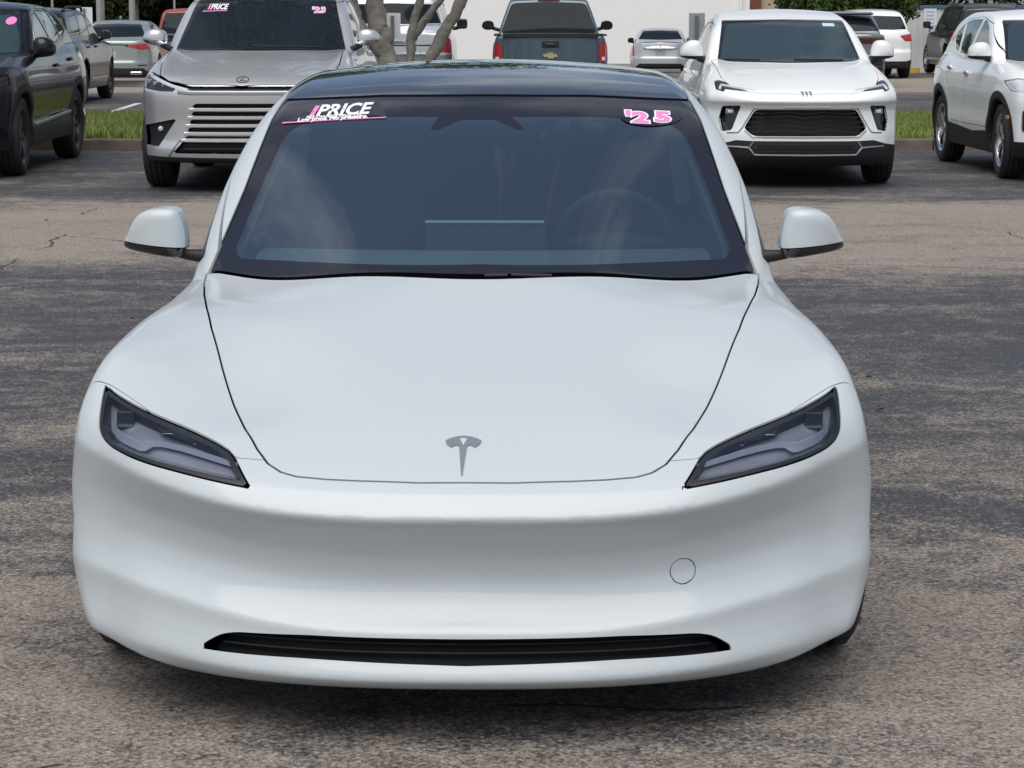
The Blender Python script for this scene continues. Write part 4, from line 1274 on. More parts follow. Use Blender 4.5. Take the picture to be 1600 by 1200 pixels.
def front_row_white():
    spec = dict(L=4.35, W=.905, H=1.62, zb=.22, r=.36, axles=(.88, 3.52), arch=.035, tw=.225,
        P=[(0,0),(.4,.03),(.6,.10),(.72,.19),(.80,.30),(.86,.44),(.905,.75)],
        F=[(.15,.18),(.25,.08),(.36,.03),(.6,.015),(.72,.0),(.82,.02),(.92,.10),(1.0,.3)],
        R=[(0,0),(.5,.03),(.75,.14),(.9,.38)], G=[(.2,.1),(.45,0),(.9,.03),(1.2,.12),(1.5,.32)],
        Wp=[(0,.875),(.9,.905),(2.4,.89),(3.5,.905),(4.35,.84)], I=[(.15,.06),(.35,.025),(.5,.005),(.62,.012),(.80,.0),(.95,.022),(1.05,.065),(1.14,.12),(1.3,.21)],
        zc=[(0,.86),(.15,.93),(.4,.99),(.8,1.055),(1.15,1.10),(1.5,1.12),(3.0,1.17),(4.35,1.20)], crown=.05, fender=.025,
        cab=[(.9,1.02),(1.2,1.13),(1.55,1.32),(1.9,1.49),(2.15,1.565),(2.5,1.605),(3.3,1.60),(3.8,1.52),(4.1,1.32),(4.3,1.1)], roofcrown=.045,
        wrap=[(.9,.28),(1.9,.10),(2.5,0),(3.6,0),(4.3,-.12)], Wc=[(1.0,.825),(1.14,.80),(1.3,.755),(1.45,.70),(1.55,.64),(1.62,.56)], tp=[(.9,0),(2.6,0),(4.3,-.09)], kc=.055)
    sh = base_car(spec, 'white_suv', 'white SUV at the right edge of the lot showing its flank and silver wheels', 'SUV', (5.54, 21.75, 0), math.radians(1.8), .021, M_white, 'five', steer=-.06)
    glasshouse(sh, [(0, 1.50), (.60, 1.49), (.69, 1.13), (.70, 1.05), (0, 1.05)],
               [[(1.68, 1.138), (1.90, 1.295), (2.10, 1.42), (2.28, 1.475), (2.42, 1.49), (2.52, 1.145)], [(2.60, 1.145), (2.50, 1.495), (2.9, 1.49), (3.28, 1.46), (3.12, 1.165)], [(3.18, 1.17), (3.34, 1.455), (3.60, 1.36), (3.68, 1.29), (3.46, 1.20)]],
               [(0, 1.45), (.55, 1.43), (.68, 1.18), (0, 1.16)], border=.03, ws_mat=M_wsg)
    fl = front_lim(.7)
    arch_trim(sh, M_trim)
    sh.part('sill_cladding', sh.take('S', [(1.2, .44), (2.0, .40), (3.2, .45), (3.2, .1), (1.2, .1)], side_lim(.6), .004), M_trim, .02, -.004, islands=True)
    sh.part('bumper_skirt', sh.take('F', [(-.3, .38), (.95, .37), (.95, .1), (-.3, .1)], front_lim(.5), .004), M_trim, .02)
    a = sh.take('F', fillet([(.60, .90), (.80, .96), (.88, .93), (.87, .84), (.70, .83)], .02), front_lim(.85), .005)
    sh.part('headlamp', a, M_clear, .02, .006, pair=True)
    a = sh.take('F', fillet([(-.3, .80), (.55, .80), (.62, .70), (.5, .50), (-.3, .48)], .03), fl, 0)
    sh.part('grille', a, M_trim, 0, .04)
    a = sh.take('F', fillet([(.68, .72), (.80, .66), (.80, .46), (.64, .48)], .02), fl, 0)
    sh.part('side_vent', a, M_trim, 0, .02, pair=True)
    for s in (-1, 1):
        box('side_marker', (s*.902, .46, .60), (.02, .09, .035), M_amber, sh.root, .006)
    out = [(.0, -.03), (.0, .05), (.03, .11), (.08, .135), (.15, .125), (.20, .08), (.215, .02), (.20, -.02), (.12, -.035), (.03, -.04)]
    mirror_pair(sh.root, out, .80, 1.62, 1.145, .18, M_white, (.0, .0), M_trim, ((.05, 0, -.02), (-.05, .05, -.04), .03), res=.013, k=.045)
    for poly in ([(1.36, .47), (1.34, 1.0), (1.42, 1.12), (2.05, 1.46), (2.56, 1.525), (2.56, .46)], [(2.56, .46), (2.56, 1.525), (3.3, 1.49), (3.42, 1.2), (3.38, .95), (3.06, .70), (2.98, .47)]):
        sh.part('door', sh.take('S', fillet(poly, .02), side_lim(.45), .007), M_white, .02, pair=True)
    for yy, z in ((2.36, .965), (3.16, 1.005)): handle_pair(sh, yy, z, M_chrome, .17)
    a = sh.take('F', fillet([(.55, 1.12), (.86, 1.12), (.86, .98), (.55, .98)], .02), rear_lim(3.7), .005)
    sh.part('tail_lamp', a, M_redlens, .02, .002, pair=True)
    sh.part('body', sh.M, M_white, .02)
front_row_white()

def front_row_black():
    spec = dict(L=4.9, W=.975, H=1.70, zb=.26, r=.385, axles=(.95, 3.82), arch=.035, tw=.245,
        P=[(0,0),(.4,.03),(.6,.10),(.75,.20),(.85,.33),(.92,.5),(.975,.85)],
        F=[(.2,.16),(.32,.05),(.5,.01),(.8,0),(.95,.05),(1.05,.2)],
        R=[(0,0),(.5,.03),(.8,.14),(.95,.38)], G=[(.2,.1),(.5,0),(.95,.03),(1.3,.14),(1.6,.35)],
        Wp=[(0,.945),(.9,.975),(2.4,.955),(3.8,.975),(4.9,.90)], I=[(.2,.06),(.42,.02),(.52,.04),(.66,.012),(.85,0),(1.0,.015),(1.1,.05),(1.2,.10),(1.35,.18)],
        zc=[(0,.90),(.15,.97),(.5,1.05),(1.0,1.12),(1.4,1.165),(1.8,1.19),(3.4,1.24),(4.9,1.27)], crown=.05, fender=.028,
        cab=[(1.1,1.06),(1.4,1.18),(1.8,1.38),(2.2,1.57),(2.5,1.655),(2.9,1.69),(3.8,1.665),(4.3,1.56),(4.65,1.36),(4.85,1.15)], roofcrown=.05,
        wrap=[(1.0,.30),(2.2,.12),(2.8,0),(4.1,0),(4.8,-.12)], Wc=[(1.1,.895),(1.22,.865),(1.4,.81),(1.55,.745),(1.65,.68),(1.72,.60)], tp=[(1,0),(2.6,0),(4.8,-.10)], kc=.06)
    sh = base_car(spec, 'black_suv', 'black SUV at the left edge with chrome window surround and pink windscreen sticker', 'SUV', (-5.68, 22.08, 0), 0.0, .022, M_black, 'multi', steer=.05)
    glasshouse(sh, [(0, 1.60), (.66, 1.58), (.78, 1.22), (.80, 1.12), (0, 1.12)],
               [[(1.98, 1.215), (2.22, 1.40), (2.46, 1.53), (2.66, 1.575), (2.92, 1.235)], [(2.98, 1.24), (2.70, 1.585), (3.25, 1.585), (3.42, 1.57), (3.64, 1.29)], [(3.70, 1.30), (3.50, 1.56), (3.86, 1.50), (4.12, 1.37)]],
               [(0, 1.52), (.6, 1.50), (.74, 1.26), (0, 1.24)], border=.04, ws_mat=M_wsg)
    # chrome line round the side glass
    for s in (-1, 1):
        loop = [(1.96, 1.197), (2.19, 1.395), (2.42, 1.545), (2.7, 1.61), (3.3, 1.617), (3.75, 1.565), (4.22, 1.375), (3.7, 1.265), (2.9, 1.215), (1.96, 1.197)]
        Q = []
        for a, b in zip(loop[:-1], loop[1:]):
            for k in range(6): Q.append((a[0]+(b[0]-a[0])*k/6, a[1]+(b[1]-a[1])*k/6))
        Q = np.array(Q + [loop[-1]]); xs = np.linspace(.4, 1.1, 500)
        X = np.array([xs[(sh.f(xs, np.full(500, y), np.full(500, z)) > 0).argmax()] for y, z in Q])
        V, F = tube_vf(np.stack([s*(X+.002), Q[:, 0], Q[:, 1]], 1), .011, 6)
        mesh_np('window_trim', V, F, M_satin, sh.root)
        box('sill_strip', (s*.945, 2.45, .50), (.03, 1.85, .035), M_satin, sh.root, .008, Matrix.Rotation(.03, 3, 'X'))
        box('window_label', (s*.802, 3.05, 1.40), (.004, .16, .20), M_signw, sh.root, 0, Matrix.Rotation(-s*.30, 3, 'Y'))
    arch_trim(sh, M_trim, .085)
    sh.part('sill_cladding', sh.take('S', [(1.3, .46), (3.5, .50), (3.5, .1), (1.3, .1)], side_lim(.6), .004), M_trim, .02, -.004, islands=True)
    sh.part('headlamp', sh.take('F', fillet([(.50, .86), (.90, .98), (.92, .88), (.62, .80)], .015), front_lim(.8), .005), M_dhous, .02, .004, pair=True)
    a = sh.take('F', fillet([(-.3, .84), (.50, .84), (.58, .70), (.42, .46), (-.3, .44)], .03), front_lim(.6), 0)
    sh.part('grille', a, M_trim, 0, .04)
    out = [(.0, -.06), (.0, .05), (.02, .10), (.07, .125), (.15, .115), (.21, .075), (.225, .0), (.20, -.055), (.12, -.075), (.03, -.08)]
    mirror_pair(sh.root, out, .875, 1.82, 1.20, .18, M_black, None, None, ((.05, 0, -.05), (-.05, .05, -.08), .03), res=.014, k=.06)
    for poly in ([(1.55, .53), (1.48, 1.0), (1.60, 1.18), (2.3, 1.57), (2.95, 1.63), (2.95, .53)], [(2.95, .53), (2.95, 1.63), (3.6, 1.60), (3.72, 1.25), (3.60, .9), (3.42, .53)]):
        sh.part('door', sh.take('S', fillet(poly, .02), side_lim(.5), .007), M_black, .02, pair=True)
    for yy, z in ((2.74, 1.03), (3.52, 1.08)): handle_pair(sh, yy, z, M_black, .19)
    sh.part('tail_lamp', sh.take('F', fillet([(.45, 1.10), (.92, 1.14), (.92, 1.02), (.5, 1.0)], .02), rear_lim(4.1), .005), M_redlens, .02, .002, pair=True)
    el = [(.60 + .05*math.cos(q), 1.485 + .040*math.sin(q)) for q in np.linspace(0, 2*np.pi, 20, endpoint=False)]
    sh.patch('year_sticker', el, M_pink, .003, y0=1.2, y1=2.8, n=2)
    sh.part('body', sh.M, M_black, .02)
front_row_black()
# ================================================================== cars further back, most with their tails to us (nose away: turned half round)
PI = math.pi
def away(x, tail_d, L, dz=0.0): return (x, tail_d + L, dz)
def suv_spec(**k):
    s = dict(L=4.7, W=.93, H=1.68, zb=.24, r=.36, axles=(.92, 3.65), arch=.05,
        P=[(0,0),(.4,.03),(.6,.10),(.75,.22),(.85,.40),(.93,.8)], F=[(.2,.14),(.32,.04),(.8,0),(.95,.06),(1.05,.2)],
        R=[(0,0),(.4,.015),(.6,.06),(.75,.15),(.86,.32),(.93,.65)], G=[(.2,.10),(.34,.01),(.55,0),(.66,.05),(.95,.05),(1.1,.10),(1.4,.22),(1.7,.45)],
        Wp=[(0,.90),(.9,.93),(2.4,.92),(3.7,.93),(4.7,.88)], I=[(.2,.06),(.42,.02),(.7,.0),(.9,.01),(1.05,.06),(1.2,.13),(1.4,.25)],
        zc=[(0,.90),(.2,.98),(.6,1.04),(1.1,1.09),(1.5,1.12),(3.4,1.16),(4.7,1.18)], crown=.05, fender=.02,
        cab=[(1.0,1.0),(1.3,1.12),(1.8,1.38),(2.2,1.56),(2.6,1.655),(3.4,1.675),(4.0,1.64),(4.3,1.54),(4.55,1.22),(4.65,1.0)], roofcrown=.05,
        wrap=[(1,.28),(2.2,.1),(2.8,0),(3.9,0),(4.6,-.10)], Wc=[(1.0,.85),(1.15,.82),(1.35,.765),(1.5,.71),(1.6,.65),(1.68,.56)], tp=[(1,0),(2.6,0),(4.7,-.06)], kc=.06)
    s.update(k); return s
def sedan_spec(**k):
    s = dict(L=4.8, W=.92, H=1.44, zb=.20, r=.335, axles=(.90, 3.70), arch=.045,
        P=[(0,0),(.4,.03),(.6,.10),(.75,.22),(.85,.40),(.92,.8)], F=[(.15,.14),(.25,.05),(.5,.0),(.65,.03),(.75,.12),(.85,.4)],
        R=[(0,0),(.4,.02),(.6,.07),(.74,.16),(.85,.34),(.92,.7)], G=[(.18,.10),(.28,.01),(.5,0),(.58,.02),(.90,.035),(.98,.045),(1.1,.2)],
        Wp=[(0,.88),(.9,.92),(2.4,.91),(3.7,.92),(4.8,.86)], I=[(.15,.06),(.35,.02),(.55,.0),(.75,.015),(.88,.06),(.98,.12),(1.1,.22)],
        zc=[(0,.72),(.2,.80),(.6,.86),(1.1,.91),(1.5,.94),(3.4,.99),(4.2,1.02),(4.65,1.03),(4.8,1.0)], crown=.04, fender=.02,
        cab=[(1.0,.82),(1.4,.95),(1.9,1.20),(2.3,1.37),(2.7,1.43),(3.2,1.425),(3.7,1.32),(4.15,1.09),(4.5,.92)], roofcrown=.05,
        wrap=[(1,.3),(2.2,.1),(2.7,0),(3.2,0),(4.2,-.16)], Wc=[(.9,.82),(1.0,.79),(1.15,.735),(1.3,.66),(1.4,.59),(1.46,.5)], tp=[(1,0),(2.6,0),(4.4,-.08)], kc=.055)
    s.update(k); return s
MIRR = [(.0, -.05), (.0, .05), (.02, .09), (.07, .105), (.14, .095), (.18, .06), (.19, .0), (.17, -.045), (.10, -.06), (.03, -.065)]
def simple_mirrors(sh, x, y, z, mat, out=MIRR, k=.05, arm=.03): mirror_pair(sh.root, out, x, y, z, .15, mat, None, None, ((.05, 0, -.04), (-.07, .04, -.07), arm), res=.018, k=k)
def handles(sh, ys, z, mat):
    for yy in ys: handle_pair(sh, yy, z, mat)

def black_suv_behind():
    sh = base_car(suv_spec(L=4.75, H=1.66, W=.92), 'dark_suv', 'second black SUV parked nose away beyond the grass, beside the sage sedan', 'SUV', away(-8.37, 40.6, 4.75), PI, .03, M_black, 'multi')
    glasshouse(sh, [(0, 1.57), (.62, 1.55), (.74, 1.17), (0, 1.10)], [[(1.80, 1.15), (2.10, 1.38), (2.36, 1.53), (2.5, 1.53), (2.62, 1.16)], [(2.70, 1.16), (2.58, 1.535), (3.2, 1.54), (3.4, 1.18)], [(3.48, 1.19), (3.3, 1.535), (3.9, 1.50), (4.08, 1.30)]],
               [(0, 1.50), (.55, 1.48), (.70, 1.18), (0, 1.15)], border=.04)
    simple_mirrors(sh, .85, 1.62, 1.16, M_black)
    for s in (-1, 1):
        P = [(s*.60, 2.2, 1.60), (s*.62, 2.4, 1.675), (s*.61, 3.7, 1.675), (s*.59, 4.0, 1.60)]
        V, F = tube_vf(P, .022, 8); mesh_np('roof_rail', V, F, M_trim, sh.root)
        box('sill_strip', (s*.915, 2.3, .42), (.03, 1.7, .03), M_grey, sh.root, .008)
    for poly in ([(1.45, .45), (1.45, 1.1), (2.2, 1.56), (2.66, 1.57), (2.66, .45)], [(2.66, .45), (2.66, 1.57), (3.42, 1.56), (3.45, 1.0), (3.25, .45)]):
        sh.part('door', sh.take('S', poly, side_lim(.5), .008), M_black, .02, pair=True)
    handles(sh, (2.45, 3.25), .98, M_black)
    sh.part('tail_lamp', sh.take('F', fillet([(.45, 1.05), (.90, 1.09), (.90, .95), (.5, .95)], .02), rear_lim(4.5), .005), M_redlens, .02, .002, pair=True)
    sh.part('body', sh.M, M_black, .02)
black_suv_behind()

def sage_sedan():
    sh = base_car(sedan_spec(L=4.9), 'sage_sedan', 'sage green sedan seen from behind, between the black SUV and the red SUV', 'car', away(-8.62, 51.0, 4.9), PI, .03, M_green, 'ten')
    glasshouse(sh, [(0, 1.34), (.55, 1.32), (.70, .98), (0, .93)], [[(1.87, .97), (2.36, 1.26), (2.75, 1.33), (2.75, .99)], [(2.82, .99), (2.82, 1.33), (3.3, 1.29), (3.75, 1.05)]], [(0, 1.345), (.50, 1.325), (.66, 1.07), (0, 1.055)], ymid=3.0)
    rl = rear_lim(4.2)
    sh.part('tail_lamp', sh.take('F', fillet([(.34, .885), (.88, .93), (.90, .83), (.70, .795), (.36, .86)], .012), rl, .005), M_redlens, .02, .002, pair=True)
    sh.strip('tail_trim', [(0, .90), (.40, .895)], .03, .02, M_trim, back=True, y0=4.0, y1=5.1)
    sh.part('bumper_skirt', sh.take('F', [(-.3, .40), (.70, .40), (.80, .33), (.95, .30), (.95, .1), (-.3, .1)], rl, .004), M_trim, .02)
    for s in (-1, 1):
        bm = bmesh.new(); add_box(bm, (s*.56, 4.83, .30), (.26, .08, .07), None, .02); bm_obj('exhaust', bm, M_chrome, sh.root)
        sh.strip('reflector', [(s*.60, .46), (s*.82, .47)], .03, .02, M_dredlens, back=True, y0=4.0, y1=5.1, mirror=False)
    sh.patch('number_plate', [(-.15, .62), (-.15, .76), (.15, .76), (.15, .62)], M_plate, .004, True, 4.0, 5.1, .006, n=2)
    bm = bmesh.new(); add_box(bm, (0, 3.25, 1.475), (.03, .16, .07), None, .012); bm_obj('antenna', bm, M_green, sh.root)
    simple_mirrors(sh, .80, 1.75, 1.0, M_green)
    sh.part('body', sh.M, M_green, .02)
sage_sedan()

def red_suv():
    sp = suv_spec(L=4.4, W=.90, H=1.70, zc=[(0,.9),(.3,1.0),(1.3,1.08),(3,1.12),(4.4,1.14)], cab=[(1.0,1.0),(1.3,1.12),(1.9,1.5),(2.3,1.66),(3.2,1.70),(4.0,1.69),(4.2,1.62),(4.32,1.3),(4.4,1.0)],
        axles=(.85, 3.45), R=[(0,0),(.5,.015),(.7,.05),(.82,.12),(.9,.4)], G=[(.2,.08),(.34,0),(.6,.0),(.68,.06),(1.1,.07),(1.5,.12),(1.7,.22)], Wc=[(1.0,.84),(1.15,.82),(1.35,.775),(1.55,.725),(1.66,.67),(1.72,.60)], Wp=[(0,.86),(.9,.90),(3.4,.90),(4.4,.87)])
    sh = base_car(sp, 'red_suv', 'red boxy SUV half hidden by the silver SUV, orange and red tail lamp', 'SUV', away(-7.72, 57.2, 4.4), PI, .03, M_red, 'small')
    glasshouse(sh, [(0, 1.6), (.62, 1.58), (.74, 1.17), (0, 1.10)], [[(1.80, 1.15), (2.12, 1.5), (2.5, 1.58), (2.5, 1.16)], [(2.58, 1.16), (2.58, 1.58), (3.2, 1.58), (3.2, 1.16)], [(3.28, 1.16), (3.28, 1.58), (3.95, 1.55), (4.0, 1.2)]], [(0, 1.59), (.60, 1.57), (.72, 1.10), (0, 1.07)], ymid=3.2)
    rl = rear_lim(3.8)
    sh.part('tail_lamp', sh.take('F', fillet([(.74, .74), (.895, .74), (.895, .60), (.74, .60)], .012), rl, .004), M_redlens, .02, .001, pair=True)
    sh.part('turn_lamp', sh.take('F', fillet([(.74, .595), (.895, .595), (.895, .48), (.74, .48)], .012), rl, .004), M_amber, .02, .001, pair=True)
    sh.patch('number_plate', [(-.15, .80), (-.15, .94), (.15, .94), (.15, .80)], M_plate, .004, True, 3.8, 4.6, .006, n=2)
    sh.part('bumper', sh.take('F', [(-.3, .46), (.95, .46), (.95, .1), (-.3, .1)], rl, .006), M_trim, .02)
    simple_mirrors(sh, .82, 1.6, 1.15, M_trim)
    sh.part('body', sh.M, M_red, .02)
red_suv()

def silver_truck():
    sp = suv_spec(L=5.2, W=.99, H=1.93, r=.39, axles=(.95, 3.9), zc=[(0,1.0),(.4,1.12),(1.4,1.22),(3,1.26),(5.2,1.27)], cab=[(1.1,1.1),(1.4,1.25),(2.0,1.68),(2.4,1.87),(3.0,1.92),(4.6,1.91),(4.9,1.82),(5.05,1.4),(5.15,1.1)],
        R=[(0,0),(.5,.015),(.75,.05),(.9,.13),(.99,.4)], G=[(.2,.08),(.40,0),(.60,.0),(.64,.06),(1.2,.07),(1.5,.12),(1.9,.26)], Wc=[(1.1,.92),(1.3,.89),(1.5,.845),(1.7,.79),(1.85,.73),(1.95,.66)],
        Wp=[(0,.95),(.9,.99),(4,.99),(5.2,.97)], I=[(.2,.06),(.42,.02),(.8,.0),(1.1,.01),(1.2,.06),(1.35,.12),(1.5,.25)], ax=0)
    sh = base_car(sp, 'silver_full_size_suv', 'big silver SUV seen from behind through the tree trunks, with large black mirrors', 'SUV', away(-2.0, 40.0, 5.2), PI, .03, M_silver2, 'five')
    glasshouse(sh, [(0, 1.8), (.66, 1.78), (.80, 1.3), (0, 1.22)], [[(1.8, 1.30), (2.2, 1.66), (2.8, 1.80), (2.8, 1.32)], [(2.9, 1.32), (2.9, 1.80), (3.7, 1.80), (3.7, 1.32)], [(3.8, 1.32), (3.8, 1.80), (4.6, 1.76), (4.65, 1.36)]], [(0, 1.73), (.68, 1.71), (.80, 1.40), (0, 1.38)], ymid=4.0)
    rl = rear_lim(4.5)
    sh.strip('tail_trim', [(0, 1.355), (.78, 1.362)], .045, .02, M_chrome, back=True, y0=4.4, y1=5.4)
    sh.part('tail_lamp', sh.take('F', fillet([(.86, 1.20), (.985, 1.22), (.985, .90), (.80, .92)], .012), rl, .004), M_redlens, .02, .001, pair=True)
    sh.strip('tail_trim', [(0, 1.03), (.78, 1.03)], .03, .02, M_trim, back=True, y0=4.4, y1=5.4)
    sh.strip('bumper_step', [(0, .885), (.90, .885)], .035, .02, M_chrome, back=True, y0=4.4, y1=5.4, lift=.02)
    sh.part('bumper', sh.take('F', [(-.3, .86), (1.0, .86), (1.0, .1), (-.3, .1)], rl, .006), M_grey, .02)
    sh.patch('number_plate', [(-.15, 1.10), (-.15, 1.24), (.15, 1.24), (.15, 1.10)], M_plate, .004, True, 4.4, 5.4, .006, n=2)
    bigm = [(.0, -.06), (.0, .08), (.02, .105), (.10, .11), (.17, .10), (.19, .05), (.185, -.04), (.16, -.07), (.08, -.075), (.02, -.075)]
    simple_mirrors(sh, 1.0, 1.8, 1.36, M_trim, bigm, .03, .035)
    sh.part('body', sh.M, M_silver2, .02)
silver_truck()

def blue_pickup():
    sp = suv_spec(L=5.6, W=1.0, H=1.87, r=.385, axles=(.95, 4.3), zb=.42, zc=[(0,1.0),(.4,1.1),(1.4,1.16),(2.6,1.18),(3.2,1.19),(5.6,1.19)], crown=.015, fender=.0,
        cab=[(1.1,1.0),(1.5,1.18),(2.1,1.62),(2.5,1.82),(2.9,1.868),(3.35,1.86),(3.52,1.80),(3.62,1.5),(3.72,1.1),(3.75,.9)], roofcrown=.035, cabz=.9,
        R=[(0,0),(.6,.004),(.85,.02),(.93,.06),(1.0,.25)], G=[(.3,.1),(.5,.0),(.66,.0),(.70,.06),(1.15,.06),(1.2,.07),(1.3,.2)], k2=.03, k1=.05,
        Wc=[(1.0,.93),(1.18,.905),(1.3,.875),(1.5,.81),(1.7,.735),(1.82,.685),(1.9,.63)], tp=[(1,0),(6,0)], wrap=[(1,.25),(2.5,.05),(3.4,.0),(5,0)],
        Wp=[(0,.96),(.9,1.0),(2.3,.985),(4.3,1.0),(5.6,.995)], I=[(.3,.06),(.5,.02),(.8,.0),(1.0,.012),(1.1,.04),(1.2,.07),(1.4,.12)], bed=(3.78, 5.50, .86, .75))
    sh = base_car(sp, 'blue_pickup', 'slate blue pickup truck seen from behind against the white wall', 'pickup truck', away(.66, 41.0, 5.6), PI, .028, M_blue, 'five')
    glasshouse(sh, [(0, 1.76), (.62, 1.74), (.78, 1.25), (0, 1.2)], [[(1.85, 1.24), (2.25, 1.58), (2.6, 1.72), (3.1, 1.75), (3.1, 1.25)]], None)
    a = sh.take('F', fillet([(-.3, 1.765), (0, 1.765), (.665, 1.74), (.86, 1.215), (-.3, 1.19)], [0, 0, .08, .05, 0]), lambda V: np.maximum(3.3 - V[:, 1], V[:, 1] - 4.0), .005)
    sh.part('rear_window', a, M_dglass, .015, .006)
    rl = rear_lim(5.0)
    sh.part('tail_lamp', sh.take('F', fillet([(.84, 1.045), (.985, 1.06), (1.01, .95), (1.01, .73), (.84, .73)], .02), rl, .006), M_redlens, .02, -.004, pair=True)
    for s in (-1, 1):
        y = float(sh.y_at(np.array([s*.91]), np.array([.79]), 4.8, 6.0, True)[0])
        box('reverse_lamp', (s*.905, y + .006, .79), (.075, .02, .06), M_clear, sh.root, .006)
    tg = sh.take('F', fillet([(-.3, 1.13), (.815, 1.13), (.815, .70), (-.3, .70)], .015), rl, .012)
    sh.part('tailgate', tg, M_blue, .03)
    sh.part('bumper', sh.take('F', [(-.3, .685), (1.05, .685), (1.05, .1), (-.3, .1)], rl, .008), M_chrome, .02)
    box('tailgate_cap', (0, 5.515, 1.185), (1.64, .09, .075), M_trim, sh.root, .012)
    for s in (-1, 1): box('bed_rail_cap', (s*.915, 4.65, 1.192), (.12, 1.74, .03), M_trim, sh.root, .01)
    y = float(sh.y_at(np.array([0.0]), np.array([1.03]), 4.8, 6.0, True)[0])
    box('tailgate_handle', (0, y + .004, 1.035), (.30, .025, .115), M_trim, sh.root, .012)
    box('tailgate_handle_bowl', (0, y + .014, 1.028), (.17, .02, .05), M_gloss, sh.root, .008)
    gold = principled('gold_badge', (.60, .48, .26), .35, .6)
    bt = [(-.055, .048), (.055, .048), (.055, .026), (.155, .026), (.115, -.026), (.055, -.026), (.055, -.048), (-.055, -.048), (-.055, -.026), (-.115, -.026)]
    bt = [(-.115-.02, -.026), (-.105, .026), (-.055, .026), (-.045, .048), (.060, .048), (.055, .026), (.135, .026), (.105, -.026), (.050, -.026), (.040, -.048), (-.065, -.048), (-.060, -.026)]
    sh.patch('emblem', [(x, z + .845) for x, z in bt], gold, .006, True, 4.8, 6.0, .012, n=2)
    # high brake lamp with cargo lamps
    y = 3.50
    box('brake_lamp', (0, 3.545, 1.818), (.40, .03, .055), M_redlens, sh.root, .012)
    for s in (-1, 1): box('cargo_lamp', (s*.115, 3.560, 1.820), (.075, .02, .040), M_clear, sh.root, .008)
    oval = [(.0, -.03), (.01, .05), (.05, .085), (.12, .095), (.19, .075), (.225, .02), (.215, -.04), (.15, -.075), (.07, -.075), (.02, -.06)]
    mirror_pair(sh.root, oval, .995, 1.95, 1.335, .15, M_trim, None, None, ((.05, 0, -.03), (-.10, .05, -.08), .035), res=.018, k=.05, back_mat=M_dglass)
    tube('antenna', [(.62, 1.5, 1.15), (.62, 1.55, 1.55), (.62, 1.60, 1.96)], .004, M_trim, sh.root, 6)
    box('cab_seat', (0, 3.2, 1.25), (1.3, .12, .5), M_seat, sh.root, .04)
    sh.part('body', sh.M, M_blue, .02)
blue_pickup()

def silver_sedan():
    sh = base_car(sedan_spec(L=4.65, W=.905), 'silver_sedan', 'silver sedan parked against the white wall, seen from behind with tall red lamps', 'car', (4.70, 71.0 + 4.65, -.27), PI + math.radians(-3.5), .03, M_silver2, 'ten')
    glasshouse(sh, [(0, 1.34), (.55, 1.32), (.70, .98), (0, .93)], [[(1.87, .97), (2.36, 1.26), (2.75, 1.33), (2.75, .99)], [(2.82, .99), (2.82, 1.33), (3.3, 1.29), (3.7, 1.07)]], [(0, 1.335), (.52, 1.315), (.66, 1.075), (0, 1.06)], ymid=3.0)
    rl = rear_lim(4.0)
    sh.part('tail_lamp', sh.take('F', fillet([(.80, .985), (.89, .96), (.90, .60), (.77, .585)], .02), rl, .004), M_redlens, .02, -.003, pair=True)
    sh.strip('boot_lip', [(0, .995), (.62, .975)], .03, .02, M_trim, back=True, y0=4.0, y1=5)
    sh.patch('number_plate', [(-.16, .60), (-.16, .74), (.16, .74), (.16, .60)], M_plate, .004, True, 4, 5, .006, n=2)
    sh.patch('emblem', [(-.025, .86), (-.02, .895), (.02, .895), (.025, .86), (0, .84)], M_grey, .004, True, 4, 5, .006, n=2)
    sh.part('bumper_skirt', sh.take('F', [(-.3, .36), (.62, .36), (.76, .24), (.95, .2), (.95, .1), (-.3, .1)], rl, .004), M_trim, .02)
    simple_mirrors(sh, .82, 1.7, 1.0, M_trim)
    sh.part('body', sh.M, M_silver2, .02)
silver_sedan()

